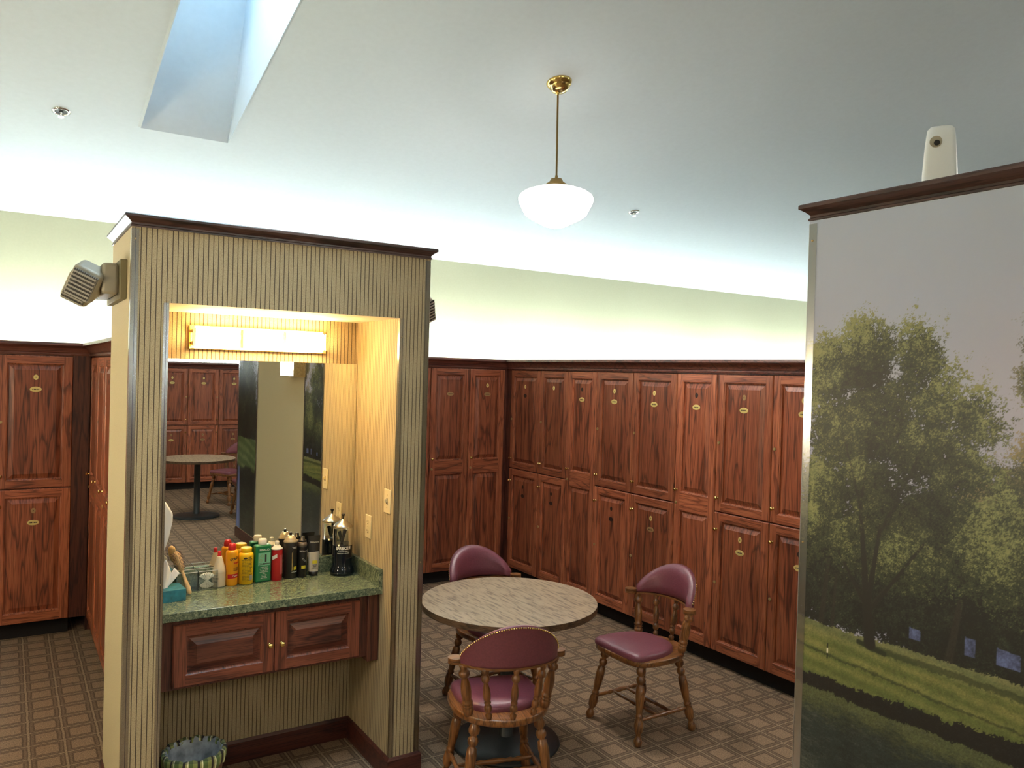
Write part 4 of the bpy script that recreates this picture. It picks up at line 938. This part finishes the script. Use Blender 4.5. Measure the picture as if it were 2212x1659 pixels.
def chair(loc, rz, label, group):
    r = thing('captain_chair', label, 'chair', loc, rz, group)
    mb = MB(); o = seat_outline(); i_ = seat_outline(g=.02)
    rows = [[(x*.97, y*.97, .402) for x, y in o], [(x, y, .408) for x, y in o], [(x, y, .428) for x, y in o], [(x*.985, y*.985, .435) for x, y in o]]
    mb.grid(rows, close=True); mb.add(rows[0], [tuple(range(len(o)))]); mb.add(rows[-1], [tuple(range(len(o)))])
    obj('seat', mb, M['honey_y'], r)
    # cushion
    def cush(a):
        c, s = math.cos(a), math.sin(a)
        if s >= 0: e = .30; return (.196*abs(c)**e*(1 if c > 0 else -1), .06+.152*abs(s)**e)
        e = .62; return (.196*abs(c)**e*(1 if c > 0 else -1)*(1-.16*abs(s)), .06+.205*-abs(s)**.8)
    rows = []
    for k_, z_ in ((1, .435), (1.0, .446), (.985, .455), (.95, .463), (.85, .470), (.65, .476), (.4, .479), (.15, .480), (.001, .480)):
        rows.append([(cush(2*PI*j/72)[0]*k_, .03+(cush(2*PI*j/72)[1]-.03)*k_, z_) for j in range(72)])
    obj('cushion', MB().grid(rows, close=True), M['leather'], r)
    for sx, sy in ((-1, 1), (1, 1), (-1, -1), (1, -1)):
        obj('leg', MB().turned((sx*.145, sy*.135 if sy > 0 else -.13, .404), (sx*.205, .2 if sy > 0 else -.2, 0), LEGP, 16), M['honey_z'], r)
    def lp(sx, sy, z):
        t = 1-z/.404; return (sx*(.145+.06*t), (.135+.065*t) if sy > 0 else (-.13-.07*t), z)
    for sx in (-1, 1): obj('stretcher', MB().turned(lp(sx, 1, .125), lp(sx, -1, .125), STRP, 12), M['honey_y'], r)
    for y_ in (-.055, .045): obj('stretcher', MB().turned((-.188, y_, .125), (.188, y_, .125), STRP, 12), M['honey_x'], r)
    for t in (-1, -.52, 0, .52, 1):
        x, y = rail_pt(t*.93); k = 1 if abs(t) == 1 else 0
        bx, by = (x*.82, y-.005) if k else (x*.74, y*.86)
        if k: by = -.125
        obj('spindle', MB().turned((bx, by, .43), (x, y, .668), SPK if k else SPT, 14), M['honey_z'], r)
    # rail with paddle ends
    mb = MB(); n = 40; rows = []
    for i in range(n+1):
        t = -1+2*i/n; a = rail_pt(t, .012); b = rail_pt(t, -.024); rows.append([(a[0], a[1], .662), (a[0], a[1], .672), (b[0], b[1], .672), (b[0], b[1], .662)])
    mb.grid(rows, close=True)
    for s in (-1, 1):
        x, y = rail_pt(s); c_ = [(x+s*.020+.034*math.cos(2*PI*k/24), y+.020+.034*math.sin(2*PI*k/24)) for k in range(24)]; mb.prism(c_, .664, .688)
    obj('back_rail', mb, M['honey_x'], r, split=True)
    # padded arched back
    nu, nv = 44, 14
    def hh(t): return .018+.158*math.cos(PI/2*min(1, abs(t)))**.85
    def P(t, v, side):
        z = .671+(hh(t)+.014)*v; lean = -.028*v*(hh(t)/.19)
        w = min(1, 4*v*(1-v)*1.2)**.5*min(1, (1-abs(t))*9)**.5
        off = (.010+.0*w) if side > 0 else -(.010+.026*w)
        x, y = rail_pt(t*.985, off); 
        return (x, y+lean, z)
    mb = MB(); ring = []
    for i in range(nu+1):
        t = -1+2*i/nu
        row = [P(t, j/nv, 1) for j in range(nv+1)]+[P(t, 1-j/nv, -1) for j in range(nv+1)]; ring.append(row)
    mb.grid(ring, close=True); mb.add(ring[0], [tuple(range(len(ring[0])))]); mb.add(ring[-1], [tuple(range(len(ring[-1])))]); obj('backrest', mb, M['leather'], r)
    mb = MB(); m_ = 58
    for i in range(m_):
        t = -.97+1.94*i/(m_-1); x, y = rail_pt(t*.985, .0115); z = .685+hh(t)-.008; lean = -.028*(hh(t)-.008)/.19
        mb.sphere((x, y+lean, z), .0042, 4)
    obj('nailhead_trim', mb, M['brass'], r)
    return r
G = 'maroon captain chairs'
c0 = chair((3.02, 3.30, 0), PI/2, 'maroon captain chair on the right facing the table, in front of the lockers', G)
dup(c0, (1.94, 3.07, 0), math.radians(-16), 'maroon captain chair nearest the viewer, its studded back turned to us', G)
dup(c0, (2.47, 3.99, 0), math.radians(184), 'maroon captain chair on the far side of the table, legs half hidden', G)
dup(c0, (2.70, -3.74, 0), math.radians(58), 'captain chair beside the reflected table, seat visible in the mirror', G)
dup(c0, (2.71, -2.62, 0), math.radians(92), 'captain chair in the mirror mostly hidden behind the mural wall', G)

# lockers behind the camera, seen in the mirror
GM = 'lockers reflected in the mirror'
xe = [3.77, 3.31, 2.85, 2.39, 1.93, 1.47]
for i in range(5):
    locker(xe[i]-xe[i+1], 'two', (xe[i], -5.2, 0), PI, ['b', 'b', 'd', 'd'] if i != 3 else 'bbdb', 'two-door oak locker reflected in the mirror, ' + ['hidden behind the mural wall', 'beside the mural wall edge', 'in the middle of the reflection', 'behind the reflected table top', 'hidden by the alcove edge'][i], GM, depth=.45, scale=(1, 1, .955))
struct(obj('trim_7', MB().sweep([(3.77, -5.2), (1.47, -5.2)], [(o, 1.887+q) for o, q in LC]), M['crown_x'], split=True))
bb = MB(); bb.box(-1.58, -5.7, 0, 1.455, -5.2, 1.91); struct(obj('wall_locker_row', bb, M['carcass'])); struct(obj('wall_locker_row', MB().box(3.785, -5.7, 0, 9.0, -5.2, 1.91), M['carcass']))
strip(1.5, 3.7, -5.52, 'fluorescent strip on the lockers behind the camera').location.z = 1.97
